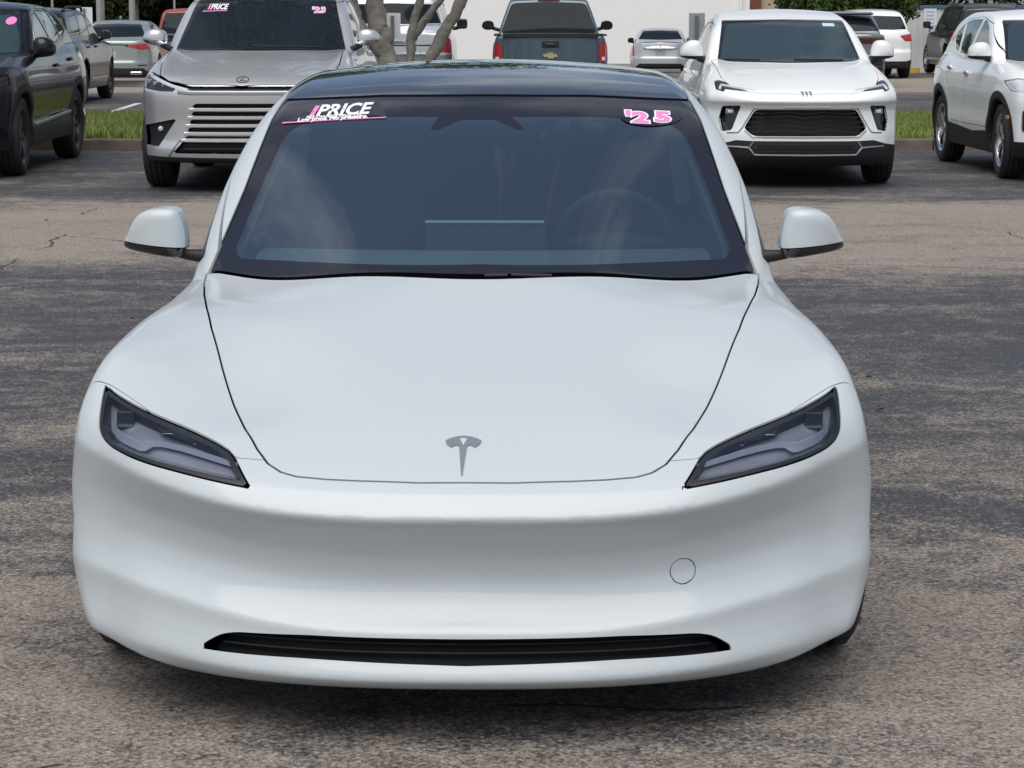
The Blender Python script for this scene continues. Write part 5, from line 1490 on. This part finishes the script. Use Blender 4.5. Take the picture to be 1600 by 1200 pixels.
def grey_crossover():
    sp = suv_spec(L=4.75, W=.98, H=1.62, zc=[(0,.9),(.3,.98),(1.3,1.08),(3.8,1.13),(4.3,1.15),(4.75,1.16)], cab=[(1.0,1.0),(1.3,1.1),(1.8,1.34),(2.2,1.52),(2.6,1.60),(3.4,1.615),(3.9,1.57),(4.2,1.46),(4.5,1.18),(4.65,.98)],
        G=[(.2,.12),(.34,.02),(.62,.0),(.70,.06),(1.0,.04),(1.08,.0),(1.14,.02),(1.2,.2)], Wp=[(0,.93),(.9,.98),(2.4,.95),(3.7,.98),(4.75,.94)])
    sh = base_car(sp, 'grey_crossover', 'grey crossover with full width dark tail lamp, half hidden behind the white coupe SUV', 'SUV', away(7.0, 50.0, 4.75), PI, .03, M_grey, 'multi')
    glasshouse(sh, [(0, 1.52), (.62, 1.50), (.74, 1.15), (0, 1.08)], [[(1.80, 1.13), (2.12, 1.36), (2.5, 1.49), (2.5, 1.14)], [(2.58, 1.14), (2.58, 1.49), (3.3, 1.48), (3.7, 1.2)]], [(0, 1.475), (.60, 1.455), (.74, 1.20), (0, 1.185)], ymid=3.2)
    rl = rear_lim(4.0)
    sh.part('tail_lamp', sh.take('F', fillet([(-.3, 1.055), (.95, 1.04), (.95, .93), (.50, .93), (-.3, .95)], .012), rl, .004), M_dredlens, .02, .001)
    bm = bmesh.new(); add_box(bm, (0, 4.18, 1.565), (1.24, .34, .04), Matrix.Rotation(-.10, 3, 'X'), .015); bm_obj('roof_spoiler', bm, M_gloss, sh.root)
    sh.part('bumper', sh.take('F', [(-.3, .66), (.86, .66), (1.0, .80), (1.0, .1), (-.3, .1)], rl, .006), M_gloss, .02)
    for s in (-1, 1): sh.strip('reflector', [(s*.55, .45), (s*.86, .46)], .04, .02, M_dredlens, back=True, y0=4, y1=5, mirror=False)
    sh.patch('number_plate', [(-.15, .74), (-.15, .88), (.15, .88), (.15, .74)], M_plate, .004, True, 4, 5, .006, n=2)
    simple_mirrors(sh, .86, 1.6, 1.12, M_grey)
    sh.part('body', sh.M, M_grey, .02)
grey_crossover()

def white_crossover():
    sh = base_car(suv_spec(L=4.8, W=.95, H=1.66, G=[(.2,.12),(.34,.02),(.62,.0),(.72,.05),(.95,.04),(1.05,.06),(1.2,.12),(1.5,.3)]), 'white_crossover', 'white crossover seen from behind below the round tree, pointed red tail lamp', 'SUV', away(8.85, 57.6, 4.8), PI, .03, M_white, 'ten')
    glasshouse(sh, [(0, 1.57), (.62, 1.55), (.74, 1.17), (0, 1.10)], [[(1.80, 1.15), (2.12, 1.38), (2.5, 1.53), (2.5, 1.16)], [(2.58, 1.16), (2.58, 1.53), (3.2, 1.54), (3.4, 1.18)]], [(0, 1.51), (.60, 1.49), (.72, 1.19), (0, 1.16)], ymid=3.2)
    rl = rear_lim(4.0)
    sh.part('tail_lamp', sh.take('F', fillet([(.52, 1.03), (.93, 1.10), (.93, .90), (.66, .90)], .012), rl, .004), M_redlens, .02, .001, pair=True)
    sh.part('bumper_skirt', sh.take('F', [(-.3, .42), (.70, .42), (.95, .48), (.95, .1), (-.3, .1)], rl, .004), M_trim, .02)
    sh.patch('number_plate', [(-.15, .72), (-.15, .86), (.15, .86), (.15, .72)], M_plate, .004, True, 4, 5, .006, n=2)
    simple_mirrors(sh, .85, 1.6, 1.15, M_white)
    sh.part('body', sh.M, M_white, .02)
white_crossover()

def bronze_suv():
    sp = suv_spec(L=5.2, W=.99, H=1.84, r=.39, axles=(.95, 3.95), zc=[(0,.98),(.4,1.06),(1.4,1.12),(3,1.16),(5.2,1.17)], cab=[(1.1,1.0),(1.4,1.13),(2.0,1.55),(2.4,1.76),(3.0,1.83),(4.4,1.81),(4.8,1.70),(5.0,1.3),(5.15,1.0)],
        Wc=[(1.0,.92),(1.2,.885),(1.4,.835),(1.6,.775),(1.75,.71),(1.85,.63)], Wp=[(0,.95),(.9,.99),(4,.99),(5.2,.96)], I=[(.2,.06),(.42,.02),(.8,.0),(.95,.01),(1.08,.06),(1.2,.12),(1.4,.25)])
    sh = base_car(sp, 'bronze_suv', 'dark bronze SUV parked nose to the white metal fence behind the white SUV', 'SUV', away(12.0, 59.4, 5.2), PI, .03, M_umber, 'five')
    glasshouse(sh, [(0, 1.7), (.66, 1.68), (.80, 1.2), (0, 1.12)], [[(1.8, 1.18), (2.2, 1.55), (2.8, 1.70), (2.8, 1.20)], [(2.9, 1.20), (2.9, 1.70), (3.7, 1.70), (3.7, 1.20)], [(3.8, 1.20), (3.8, 1.70), (4.5, 1.66), (4.6, 1.24)]], [(0, 1.66), (.68, 1.64), (.80, 1.24), (0, 1.2)], ymid=4.0)
    sh.part('tail_lamp', sh.take('F', fillet([(.80, 1.15), (.985, 1.15), (.985, .85), (.80, .87)], .012), rear_lim(4.4), .004), M_redlens, .02, .001, pair=True)
    for s in (-1, 1):
        P = [(s*.68, 2.4, 1.76), (s*.69, 2.6, 1.81), (s*.69, 4.2, 1.80), (s*.67, 4.5, 1.74)]
        V, F = tube_vf(P, .020, 8); mesh_np('roof_rail', V, F, M_satin, sh.root)
        box('running_board', (s*.98, 2.45, .40), (.14, 1.9, .05), M_satin, sh.root, .015)
    bigm = [(.0, -.06), (.0, .08), (.02, .105), (.10, .11), (.17, .10), (.19, .05), (.185, -.04), (.16, -.07), (.08, -.075), (.02, -.075)]
    simple_mirrors(sh, 1.0, 1.75, 1.26, M_umber, bigm, .03, .035)
    handles(sh, (2.6, 3.5), 1.05, M_umber)
    sh.part('body', sh.M, M_umber, .02)
bronze_suv()

def far_cars():
    for k, (x, d, mat, lab) in enumerate(((-11.9, 68.0, M_black, 'far black sedan under the trees beyond the sage sedan'), (-14.6, 70.0, M_grey, 'far grey sedan under the trees behind the white sign'))):
        sh = base_car(sedan_spec(), 'far_sedan', lab, 'car', (x, d, ground_z(d)), 0.0, .05, mat, 'small')
        glasshouse(sh, [(0, 1.34), (.55, 1.32), (.70, .98), (0, .93)], [[(1.87, .97), (2.36, 1.26), (2.75, 1.33), (3.3, 1.29), (3.75, 1.05)]], None, ws_mat=M_sglass)
        sh.part('headlamp', sh.take('F', fillet([(.5, .66), (.88, .74), (.88, .62), (.55, .58)], .02), front_lim(.8), .005), M_clear, .02, .001, pair=True)
        simple_mirrors(sh, .80, 1.75, 1.0, mat)
        sh.part('body', sh.M, mat, .02)
far_cars()
# ================================================================== the white sedan in front: its surface as a signed field
# local frame: x across, y from the nose backwards, z up (metres)
H_P  = curve([(0,0),(.2,.010),(.4,.048),(.55,.11),(.65,.175),(.75,.252),(.82,.325),(.88,.385),(.93,.445),(.965,.50),(1.0,.62)], 'n')
H_zc = curve([(0,.495),(.4,.50),(.67,.535),(.84,.575),(.95,.60)], 'n')          # crest of the nose
H_zl = curve([(0,.248),(.3,.250),(.5,.268),(.665,.289),(.8,.305),(.92,.317)], 'n')  # lower crease
H_zt = curve([(0,.150),(.6,.160),(.9,.184)], 'n')                               # lip
H_amp = curve([(0,1),(.5,.92),(.68,.78),(.82,.50),(.92,.28),(1.0,.10)], 'p')
_hA = curve([(-1,.16),(0,.066),(.5,.026),(1,.008),(1.4,.024),(1.75,.034),(2,.035)], 'p')
_hB = curve([(2,.035),(2.25,.064),(2.6,.092),(3,.104),(3.35,.092),(3.7,.056),(4,.018)], 'p')
_hC = curve([(4,.018),(4.25,.033),(4.6,.064),(5,.118),(6,.30),(8,.95)], 'p')
_ht = np.linspace(-2, 14, 6401)
_hv = np.where(_ht < 2, _hA(_ht), np.where(_ht < 4, _hB(_ht), _hC(_ht)))
_hk = np.exp(-.5*(np.arange(-120, 121)*.0025/.060)**2); _hk /= _hk.sum()       # creases eased to a small radius
_hv = np.convolve(np.pad(_hv, 120, mode='edge'), _hk, mode='valid')
def H_prof(t):
    return np.interp(t, _ht, _hv)
def hero_front(x, z):
    ax = np.abs(x)
    zb = 0.112 + 0*ax
    zt, zl, zc = H_zt(ax), H_zl(ax), H_zc(ax)
    zm = zl + 0.40*(zc - zl)
    t = np.where(z < zt, (z - zb)/(zt - zb),
        np.where(z < zl, 1 + (z - zt)/(zl - zt),
        np.where(z < zm, 2 + (z - zl)/(zm - zl),
        np.where(z < zc, 3 + (z - zm)/(zc - zm), 4 + (z - zc)/0.085))))
    a = H_amp(ax)
    a = np.where(t < 2, np.maximum(a, .70)*(1 - sstep(1.2, 2, t)) + a*sstep(1.2, 2, t), a)
    up = np.where(t > 4, 1 - 0.55*sstep(.40, .85, ax), a)
    base = H_prof(4.0)
    return H_P(ax) + base + (H_prof(t) - base)*up
H_W = curve([(-.5,.962),(.3,.968),(.85,.974),(1.3,.958),(1.8,.950),(2.6,.955),(3.3,.965),(3.8,.965),(4.3,.935),(4.8,.86)], 'n')
H_I = curve([(.05,.150),(.12,.112),(.2,.074),(.3,.046),(.38,.040),(.5,.048),(.6,.064),(.7,.082),(.78,.108),(.85,.162),(.95,.235),(1.1,.36)], 'n')
_cz = [(0,.555),(.1,.578),(.2,.607),(.35,.652),(.6,.716),(.9,.784),(1.2,.848),(1.4,.883),(1.8,.912),(2.6,.94),(3.6,.99),(4.2,1.01),(4.6,1.0),(4.8,.985)]
_ez = [(0,.56),(.2,.605),(.4,.678),(.6,.756),(.85,.792),(1.1,.812),(1.4,.815),(1.7,.834),(2.2,.862),(2.8,.885),(3.6,.92),(4.2,.93),(4.8,.90)]
H_c = curve(_cz, 'n'); H_e = curve(_ez, 'n')
_kn = [0, .33, .58, .70, .83, 1.0]
def _basis():
    ks = [-v for v in _kn[:0:-1]] + _kn
    out = []
    for i in range(len(_kn)):
        out.append(curve([(k, 1.0 if abs(abs(k) - _kn[i]) < 1e-9 else 0.0) for k in ks], 'n'))
    return out
H_B = _basis()
def hero_top(x, y):
    c, e = H_c(y), H_e(y)
    q = sstep(.55, 1.25, y)
    v = (np.minimum(c, e) - 0.018*sstep(0.15, .5, y) - 0.006)*(1 - q) + (c - .82*(c - e))*q      # the valley beside the bonnet
    vals = [c, c - .36*(c - v), v, v + .55*(e - v), e, e - .012]
    s = 0
    for b, q in zip(H_B, vals):
        s = s + b(np.clip(x, -1.0, 1.0))*q
    return s
H_cab = curve([(1.0,.70),(1.3,.866),(1.6,1.02),(1.9,1.174),(2.2,1.310),(2.5,1.378),(2.8,1.404),(3.2,1.392),(3.7,1.300),(4.1,1.160),(4.45,1.0),(4.7,.88)], 'n')
H_wrap = curve([(1.0,.36),(1.4,.34),(2.3,.10),(2.8,0),(3.2,0),(4.2,-.22)], 'p')
H_Wc = curve([(.8,.822),(.88,.810),(1.0,.780),(1.12,.738),(1.22,.692),(1.30,.642),(1.37,.585),(1.42,.53)], 'n')
H_tp = curve([(1,0),(2.5,0),(3.3,-.015),(4.0,-.06),(4.6,-.12)], 'p')
H_AX = (0.88, 3.80); H_R = 0.345
def hero_low(x, y, z):
    ax = np.abs(x)
    yf = hero_front(x, z)
    gz = (hero_front(x, z+.004) - hero_front(x, z-.004)) / .008
    gx = (hero_front(ax+.004, z) - hero_front(ax-.004, z)) / .008
    df = (yf - y) / np.sqrt(1 + np.minimum(gz*gz, 60) + np.minimum(gx*gx, 60))
    zt = hero_top(x, y)
    gy = (hero_top(x, y+.01) - hero_top(x, y-.01)) / .02
    dt = (z - zt) / np.sqrt(1 + gy*gy)
    ds = ax - (H_W(y) - H_I(z))
    dr = (y - (4.80 - 0.55*np.clip(ax/.95, 0, 1)**4 - .25*np.abs(np.clip(z - .75, -1, 1)))) * .85
    d = smax(dt, ds, .075)
    d = smax(d, df, .035)
    d = smax(d, dr, .08)
    d = smax(d, 0.112 + .05*sstep(.9, 1.6, y) + .050*sstep(.60, .93, ax)*(1 - sstep(.9, 1.6, y)) - z, .012)
    for yw in H_AX:
        c = np.sqrt((y - yw)**2 + (z - H_R)**2) - (H_R + .045)
        d = smax(d, -np.maximum(c, .62 - ax), .012)
    return d
def hero_cab(x, y, z):
    ax = np.abs(x)
    w = H_wrap(y)
    yy = y - w*(ax/.70)**2
    zt = H_cab(yy) - .045*(ax/.6)**2
    gy = (H_cab(yy+.01) - H_cab(yy-.01)) / .02
    dt = (z - zt) / np.sqrt(1 + gy*gy)
    ds = (ax - (H_Wc(z) + H_tp(y))) * .93
    d = smax(dt, ds, .055)
    return np.maximum(d, .6 - z)
def hero_f(x, y, z):
    return smin(hero_low(x, y, z), hero_cab(x, y, z), .012)
# ================================================================== build the white sedan
def build_hero():
    root = thing('white_sedan', "pearl white sedan nearest the camera with slim dark headlamps and pink '25 on its windscreen", 'car',
                 (-0.10, 4.85, 0.0), math.atan(-0.01))
    sh = Shell(hero_f, (-1.06, -.08, .04), (1.06, 4.9, 1.46), .0115, root, .0025)
    sh.spec = dict(W=.98)
    # wheel housings, floor
    def gw(V):
        d = np.full(len(V), 9.0)
        for yw in H_AX:
            c = np.sqrt((V[:, 1]-yw)**2 + (V[:, 2]-H_R)**2) - (H_R + .052)
            d = np.minimum(d, np.maximum(c, np.abs(V[:, 0]) - .93))
        return np.minimum(d, np.maximum(V[:, 2] - .116 - .05*sstep(.9, 1.6, V[:, 1]) - .050*sstep(.60, .93, np.abs(V[:, 0]))*(1 - sstep(.9, 1.6, V[:, 1])), .08 - V[:, 1]))
    sh.part('underbody', sh.take_g(gw), M_well, 0)
    add_wheels(root, H_AX, .929, H_R-.008, .235, 'ten', 0.02)
    low = lambda V: hero_low(V[:, 0], V[:, 1], V[:, 2])
    cabd = lambda V: hero_cab(V[:, 0], V[:, 1], V[:, 2])
    # windscreen with ceramic border and the sensor shroud
    ws = [(-.3, 1.313), (0, 1.313), (.306, 1.310), (.616, 1.2935), (.640, 1.24), (.692, 1.05), (.766, .833), (.77, .78), (-.3, .78)]
    a = sh.take('F', ws, lambda V: np.maximum(.004 - low(V), V[:, 1] - 2.62), .006)
    clear = fillet([(-.3, 1.256), (.28, 1.2545), (.50, 1.243), (.585, 1.212), (.648, 1.045), (.694, .90), (.678, .879), (.43, .888), (0, .899), (-.3, .899)],
                   [0, .05, .10, .08, .05, .02, .03, .05, 0, 0])
    shroud = [(-.090, 1.27), (.088, 1.27), (.150, 1.222), (.128, 1.219), (.062, 1.2475), (-.040, 1.2475), (-.105, 1.219), (-.128, 1.222)]
    def gc(V):
        d = poly_sd(clear, np.abs(V[:, 0]), V[:, 2])
        return np.maximum(d, -poly_sd(shroud, V[:, 0] + .03, V[:, 2]))
    pane, frit = split_near(a, gc, 0.0)
    sh.part('windshield', pane, M_glass, 0, 0.002)
    sh.part('windshield_border', frit, M_frit, .012, 0.002)
    # glass roof and rear window, framed by the white side rails
    rp = [(-.3, 2.0), (.62, 2.0), (.612, 2.42), (.598, 2.8), (.575, 3.25), (-.3, 3.25)]
    sh.part('glass_roof', sh.take('T', rp, lambda V: np.maximum(.02 - low(V), 1.18 - V[:, 2]), .005), M_roofg, .012, .001)
    rp = [(-.3, 3.25), (.575, 3.25), (.52, 3.8), (.50, 4.40), (-.3, 4.48)]
    sh.part('rear_window', sh.take('T', rp, lambda V: np.maximum(.02 - low(V), .9 - V[:, 2]), .005), M_roofg, .012, .001)
    for poly in ([(1.80, .868), (2.02, 1.02), (2.36, 1.205), (2.76, 1.272), (2.76, .905)],
                 [(2.82, .906), (2.82, 1.274), (3.25, 1.245), (3.72, 1.10), (3.98, .97), (3.7, .935)]):
        sh.part('side_window', sh.take('S', fillet(poly, .03), lambda V: .45 - np.abs(V[:, 0]), .005), M_dglass, .012, .003, pair=True)
    # bonnet
    hd = [(-.3, .096), (0, .096), (.10, .098), (.23, .110), (.30, .120), (.365, .135), (.400, .153), (.432, .186), (.462, .245), (.500, .345), (.545, .500), (.595, .690),
          (.650, .915), (.690, 1.12), (.726, 1.34), (.755, 1.55), (.772, 1.72), (.775, 2.0), (-.3, 2.0)]
    sh.part('bonnet', sh.take('T', hd, lambda V: np.maximum(9*(low(V) - .0045), .5 - V[:, 2]), .0052), M_pearl, .005)
    # hair-line joint between wing and bumper, either side
    for s in (-1, 1):
        xs = np.linspace(.443, .490, 8); zs = np.linspace(.5925, .600, 8)
    # head lamps
    lamp = [(.836, .711), (.808, .696), (.753, .674), (.680, .650), (.607, .630), (.554, .615), (.522, .603), (.506, .592), (.462, .5445), (.536, .5525), (.616, .562),
            (.693, .572), (.759, .584), (.801, .5955), (.823, .609), (.834, .628), (.836, .655)]
    lampd = fillet(lamp, [.004] + [.035]*7 + [.004] + [.035]*8, 4)
    fl = front_lim(.75)
    a = sh.take('F', lampd, fl, .004)
    def inset(V): return poly_sd(lampd, np.abs(V[:, 0]), V[:, 2]) + .0085
    lens, rim = split_near(a, inset, 0.0)
    for s in (-1, 1):
        def side_of(M):
            V, N, T = M
            return _compact(V, N, T[V[T].mean(1)[:, 0]*s > 0])
        lz, rm = side_of(lens), side_of(rim)
        lamp_o = emit('headlamp', rm, M_dhous, root, .03, .001)
        emit('lens', lz, M_lens, lamp_o, 0, .001)
        # housing behind the lens
        V, N, T = lz
        hv = V + np.array([0, .050, -.004])
        B = boundary(T); u, inv = np.unique(B.ravel(), return_inverse=True); inv = inv.reshape(-1, 2)
        W2 = np.concatenate([hv, hv[u], V[u] + [0, .003, 0]]); n0 = len(hv); m = len(u)
        a_, b_ = n0 + inv[:, 0], n0 + inv[:, 1]
        T2 = np.concatenate([T, np.stack([a_, b_, b_+m], 1), np.stack([a_, b_+m, a_+m], 1)])
        mesh_np('housing', W2, T2, M_hous, lamp_o, smooth=False)
        def on(x, z, dy):
            return np.stack([s*np.asarray(x), sh.y_at(s*np.asarray(x), np.asarray(z)) + dy, np.asarray(z)], 1)
        # light guide along the lower edge, with its step
        c = curve([(0, 0), (.25, .25), (.4, .4), (.5, .5), (1, 1)], 'p')
        gx = np.array([.808, .790, .772, .750, .732, .718, .700, .680, .640, .600, .560, .525, .500])
        gz = np.array([.632, .617, .6095, .6045, .6000, .6005, .6065, .6068, .6015, .5945, .5870, .5805, .5755])
        q = on(gx, gz, .030)
        wd = np.array([.010]*6 + [.0055]*7)
        ring = []
        for k in range(len(q)):
            p = q[k]; w = wd[k]
            ring += [p + [0, .012, w], p + [0, 0, w], p + [0, 0, -w], p + [0, .012, -w]]
        F = [(4*i+k, 4*i+k+1, 4*i+5+k, 4*i+4+k) for i in range(len(q)-1) for k in range(3)]
        mesh_np('light_guide', ring, F, M_drl, lamp_o, smooth=False)
        # raised bezel shelf and reflector chambers
        bx = np.array([.790, .745, .700, .690, .672, .640, .600, .560, .530]); bz = np.array([.668, .655, .644, .632, .6245, .618, .6115, .605, .600])
        p = on(bx, bz, .022); p2 = on(bx, bz - .004, .048)
        mesh_np('bezel', np.concatenate([p, p2]), [(i, i+1, i+1+len(bx), i+len(bx)) for i in range(len(bx)-1)], M_drl, lamp_o, smooth=False)
        for (cx, cz, w, h_) in ((.775, .646, .040, .040), (.660, .628, .056, .010), (.592, .6115, .040, .008)):
            y = float(sh.y_at(np.array([s*cx]), np.array([cz]))[0]) + .040
            bm = bmesh.new(); add_box(bm, (s*cx, y, cz), (w, .02, h_), Matrix.Rotation(-s*.0, 3, 'Y'), .003)
            bm_obj('reflector', bm, M_dhous, lamp_o)
            bm = bmesh.new(); add_box(bm, (s*cx, y-.012, cz - h_*.30), (w*.86, .006, h_*.16), None, 0)
            bm_obj('reflector', bm, M_refl, lamp_o)
    # lower air intake: black mouth set back, with slats
    it = fillet([(-.3, .2345), (.0, .2345), (.34, .2350), (.50, .2285), (.535, .220), (.564, .202), (.588, .1835), (.34, .1865), (0, .1795), (-.3, .1795)], [0, 0, .02, .05, .02, .02, .012, .05, 0, 0])
    a = sh.take('F', it, fl, .0)
    if a is not None:
        sh.part('air_intake', a, M_well, 0, .05)
    for z in (.196, .215):
        xs = np.linspace(-.53, .53, 31)
        y = sh.y_at(xs, np.full(31, z)) + .035
        P = [(x, yy, z) for x, yy in zip(xs, y)]
        V, F = tube_vf(P, .0035, 6)
        mesh_np('intake_slat', V, F, M_trim, root)
    # towing-eye cover
    th_ = np.linspace(0, 2*np.pi, 40, endpoint=False)
    capp = [(.470 + .0285*math.cos(t), .3535 + .0275*math.sin(t)) for t in th_]
    sh.part('tow_cover', sh.take('X', capp, fl, .0022), M_pearl, .01, -.0004)
    # doors
    for poly in ([(1.62, .25), (1.50, .55), (1.55, .80), (1.74, .868), (2.02, 1.05), (2.40, 1.24), (2.79, 1.305), (2.79, .25)],
                 [(2.79, .25), (2.79, 1.305), (3.25, 1.28), (3.60, 1.19), (3.86, .90), (3.62, .70), (3.36, .38), (3.32, .25)]):
        sh.part('door', sh.take('S', fillet(poly, .02), lambda V: .45 - np.abs(V[:, 0]), .005), M_pearl, .02, pair=True)
    for yy in (2.60, 3.52):
        handle_pair(sh, yy, .80, M_pearl)
    # bumper skin, parted from the wings beside the lamps
    bp = [(-.3, -1), (1.3, -1), (1.3, .62), (.87, .525), (.838, .494), (.50, .212), (.43, .1975), (-.3, .1975)]
    sh.part('front_bumper', sh.take('T', bp, lambda V: V[:, 1] - .62, .0024), M_pearl, .005)
    # body that is left
    sh.part('body', sh.M, M_pearl, .005)
    # emblem: winged T in brushed metal
    T_ = [(-.0415, .0205), (-.030, .0235), (-.015, .0262), (0, .027), (.015, .0262), (.030, .0235), (.0415, .0205), (.0372, .0152), (.0275, .0112), (.019, .0140), (.0120, .0142), (.0088, .0122), (.0013, -.030), (-.0013, -.030), (-.0088, .0122), (-.0120, .0142), (-.019, .0140), (-.0275, .0112), (-.0372, .0152)]
    def put(pts, nm, lift, mat):
        X = np.array([p[0] for p in pts])*.95 - .009; Z = np.array([p[1] for p in pts])*1.0 + .602
        Y = sh.y_at(X, Z)
        n = len(pts); up = np.array([0, -.45, .9])
        top = np.stack([X, Y, Z], 1) + up*lift; bot = np.stack([X, Y, Z], 1) - up*.002
        F = [tuple(range(n))] + [(i, i+n, (i+1) % n + n, (i+1) % n) for i in range(n)]
        return mesh_any(nm, np.concatenate([top, bot]), F, mat, root)
    e = put(T_[::-1], 'emblem', .004, principled('emblem_metal', (.33, .34, .37), .38, .55))
    put([(-.0085, .0225), (0, .0232), (.0085, .0225), (0, .0130)][::-1], 'emblem_notch', .0046, M_pearl)
    # door mirrors
    out = [(.0, .000), (.005, .050), (.016, .088), (.030, .102), (.060, .106), (.100, .101), (.132, .086), (.154, .058), (.172, .022), (.184, -.002), (.174, -.020), (.10, -.032), (.03, -.042), (.006, -.030)]
    out = [(u, v*.93) for u, v in out]
    mirror_pair(root, out, .838, 1.80, .912, .15, M_pearl, (-.013, .085), M_gloss, ((.05, .01, -.022), (-.045, .02, -.040), [.014, .015, .020]), res=.007, k=.018, lean=.22)
    # wiper arms showing at the foot of the screen
    for (x0, x1, z0, z1) in ((.015, .075, .8730, .8735), (.085, .19, .8740, .8705)):
        xs = np.linspace(x0, x1, 8); zs = np.linspace(z0, z1, 8)
        y = sh.y_at(xs, zs, .9, 2.6)
        V, F = tube_vf(np.stack([xs, y-.004, zs], 1), .0055, 6)
        mesh_np('wiper', V, F, M_trim, root)
    # price banner, viewer's left
    d = dict(y0=1.2, y1=2.7)
    base = sh.patch('price_banner', [(-.595, 1.2320), (-.540, 1.262), (-.50, 1.287), (-.318, 1.297), (-.290, 1.254)], M_frit, .0012, **d)
    sh.decal('price_lettering', '1', -.538, 1.2485, .040, M_pink, shear=.28, bold=.0016, stretch=1.9, slope=.06, **d, lift=.003, parent=base)
    sh.decal('price_lettering', 'PRICE', -.506, 1.2515, .042, M_wprint, shear=.28, bold=.0013, stretch=1.50, slope=.060, **d, lift=.003, parent=base)
    sh.decal('price_lettering', 'PRE-OWNED VEHICLES', -.534, 1.2425, .0115, M_wprint, shear=.15, bold=.0004, stretch=1.42, slope=.062, **d, lift=.003, parent=base)
    sh.decal('price_lettering', 'Low price. No pressure.', -.560, 1.2350, .0135, M_wprint, shear=.2, bold=.0006, stretch=1.60, slope=.070, **d, lift=.003, parent=base)
    sh.patch('price_underline', [(-.605, 1.2290), (-.290, 1.2505), (-.290, 1.2530), (-.605, 1.2325)], M_pink, .003, **d, parent=base)
    # model-year sticker, viewer's right
    el = [(.493 + .094*math.cos(t), 1.2515 + .0265*math.sin(t)) for t in np.linspace(0, 2*np.pi, 28, endpoint=False)]
    base = sh.patch('year_sticker', el, M_frit, .0012, **d)
    for ch, x, sz, st in (("'", .412, .060, 1.7), ('2', .432, .047, 2.1), ('5', .500, .047, 2.1)):
        sh.decal('year_lettering', ch, x, 1.2375 - (.005 if ch == "'" else 0), sz, M_wprint, bold=.0046, stretch=st, slope=-.06, **d, lift=.0026, parent=base, vs=.82)
        sh.decal('year_lettering', ch, x, 1.2375 - (.005 if ch == "'" else 0), sz, M_pink, bold=.0020, stretch=st, slope=-.06, **d, lift=.0040, parent=base, vs=.82)
    # ---------------- cabin
    bm = bmesh.new()
    xs = np.linspace(-.64, .64, 15); ys = [(1.50, .855), (1.62, .876), (1.74, .886), (1.86, .884), (1.98, .860), (2.02, .76), (2.02, .5)]
    G = [[bm.verts.new((x, y + .16*(x/.7)**2, z - .006*(x/.7)**2)) for y, z in ys] for x in xs]
    for i in range(14):
        for k in range(6): bm.faces.new((G[i][k], G[i+1][k], G[i+1][k+1], G[i][k+1]))
    bm_obj('dashboard', bm, M_dash, root, True)
    box('centre_screen', (.0, 2.03, .86), (.346, .02, .19), M_screen, root, .006)
    box('screen_edge', (.0, 2.02, .9525), (.346, .016, .006), M_pillar, root)
    t = np.linspace(0, 2*np.pi, 41)
    c = np.array([.38, 2.13, .880])
    P = np.stack([c[0] + .165*np.cos(t), c[1] - .07*np.sin(t), c[2] + .152*np.sin(t)], 1)
    V, F = tube_vf(P, .016, 10); sw = mesh_np('steering_wheel', V, F, M_int, root)
    box('steering_boss', (.38, 2.13, .865), (.18, .06, .09), M_int, sw, .025, smooth=True)
    box('steering_boss', (.38, 2.14, .880), (.30, .03, .032), M_int, sw, .012, smooth=True)
    for s in (-1, 1):
        bm = bmesh.new()
        add_box(bm, (s*.39, 2.75, .58), (.50, .52, .16), None, .05); add_box(bm, (s*.39, 3.02, .86), (.48, .13, .56), Matrix.Rotation(-.28, 3, 'X'), .05)
        bm_obj('seat', bm, M_seat, root, True)
        box('headrest', (s*.39, 3.10, 1.17), (.26, .09, .15), M_seat, root, .04, smooth=True)
        # inside trim of the screen pillar and centre pillar
        P = np.array([(s*.705, 1.78, .82), (s*.692, 1.86, .900), (s*.655, 2.02, 1.025), (s*.600, 2.25, 1.18), (s*.54, 2.45, 1.235)])
        V, F = tube_vf(P, [.016, .016, .02, .02, .02], 8); mesh_np('pillar_trim', V, F, M_pillar, root)
        box('centre_pillar', (s*.66, 2.72, 1.06), (.05, .12, .40), M_pillar, root, .02, Matrix.Rotation(-s*.32, 3, 'Y'), True)
        box('belt_guide', (s*.60, 2.66, 1.10), (.055, .03, .30), M_pillar, root, .012, Matrix.Rotation(-s*.12, 3, 'Y'), True)
    bm = bmesh.new(); add_box(bm, (0, 3.75, .60), (1.25, .5, .2), None, .05); add_box(bm, (0, 4.0, .84), (1.2, .14, .5), Matrix.Rotation(-.3, 3, 'X'), .05)
    bm_obj('rear_seat', bm, M_seat, root, True)
    box('cabin_floor', (0, 2.8, .30), (1.45, 2.6, .04), M_int, root)
    return root
hero = build_hero()
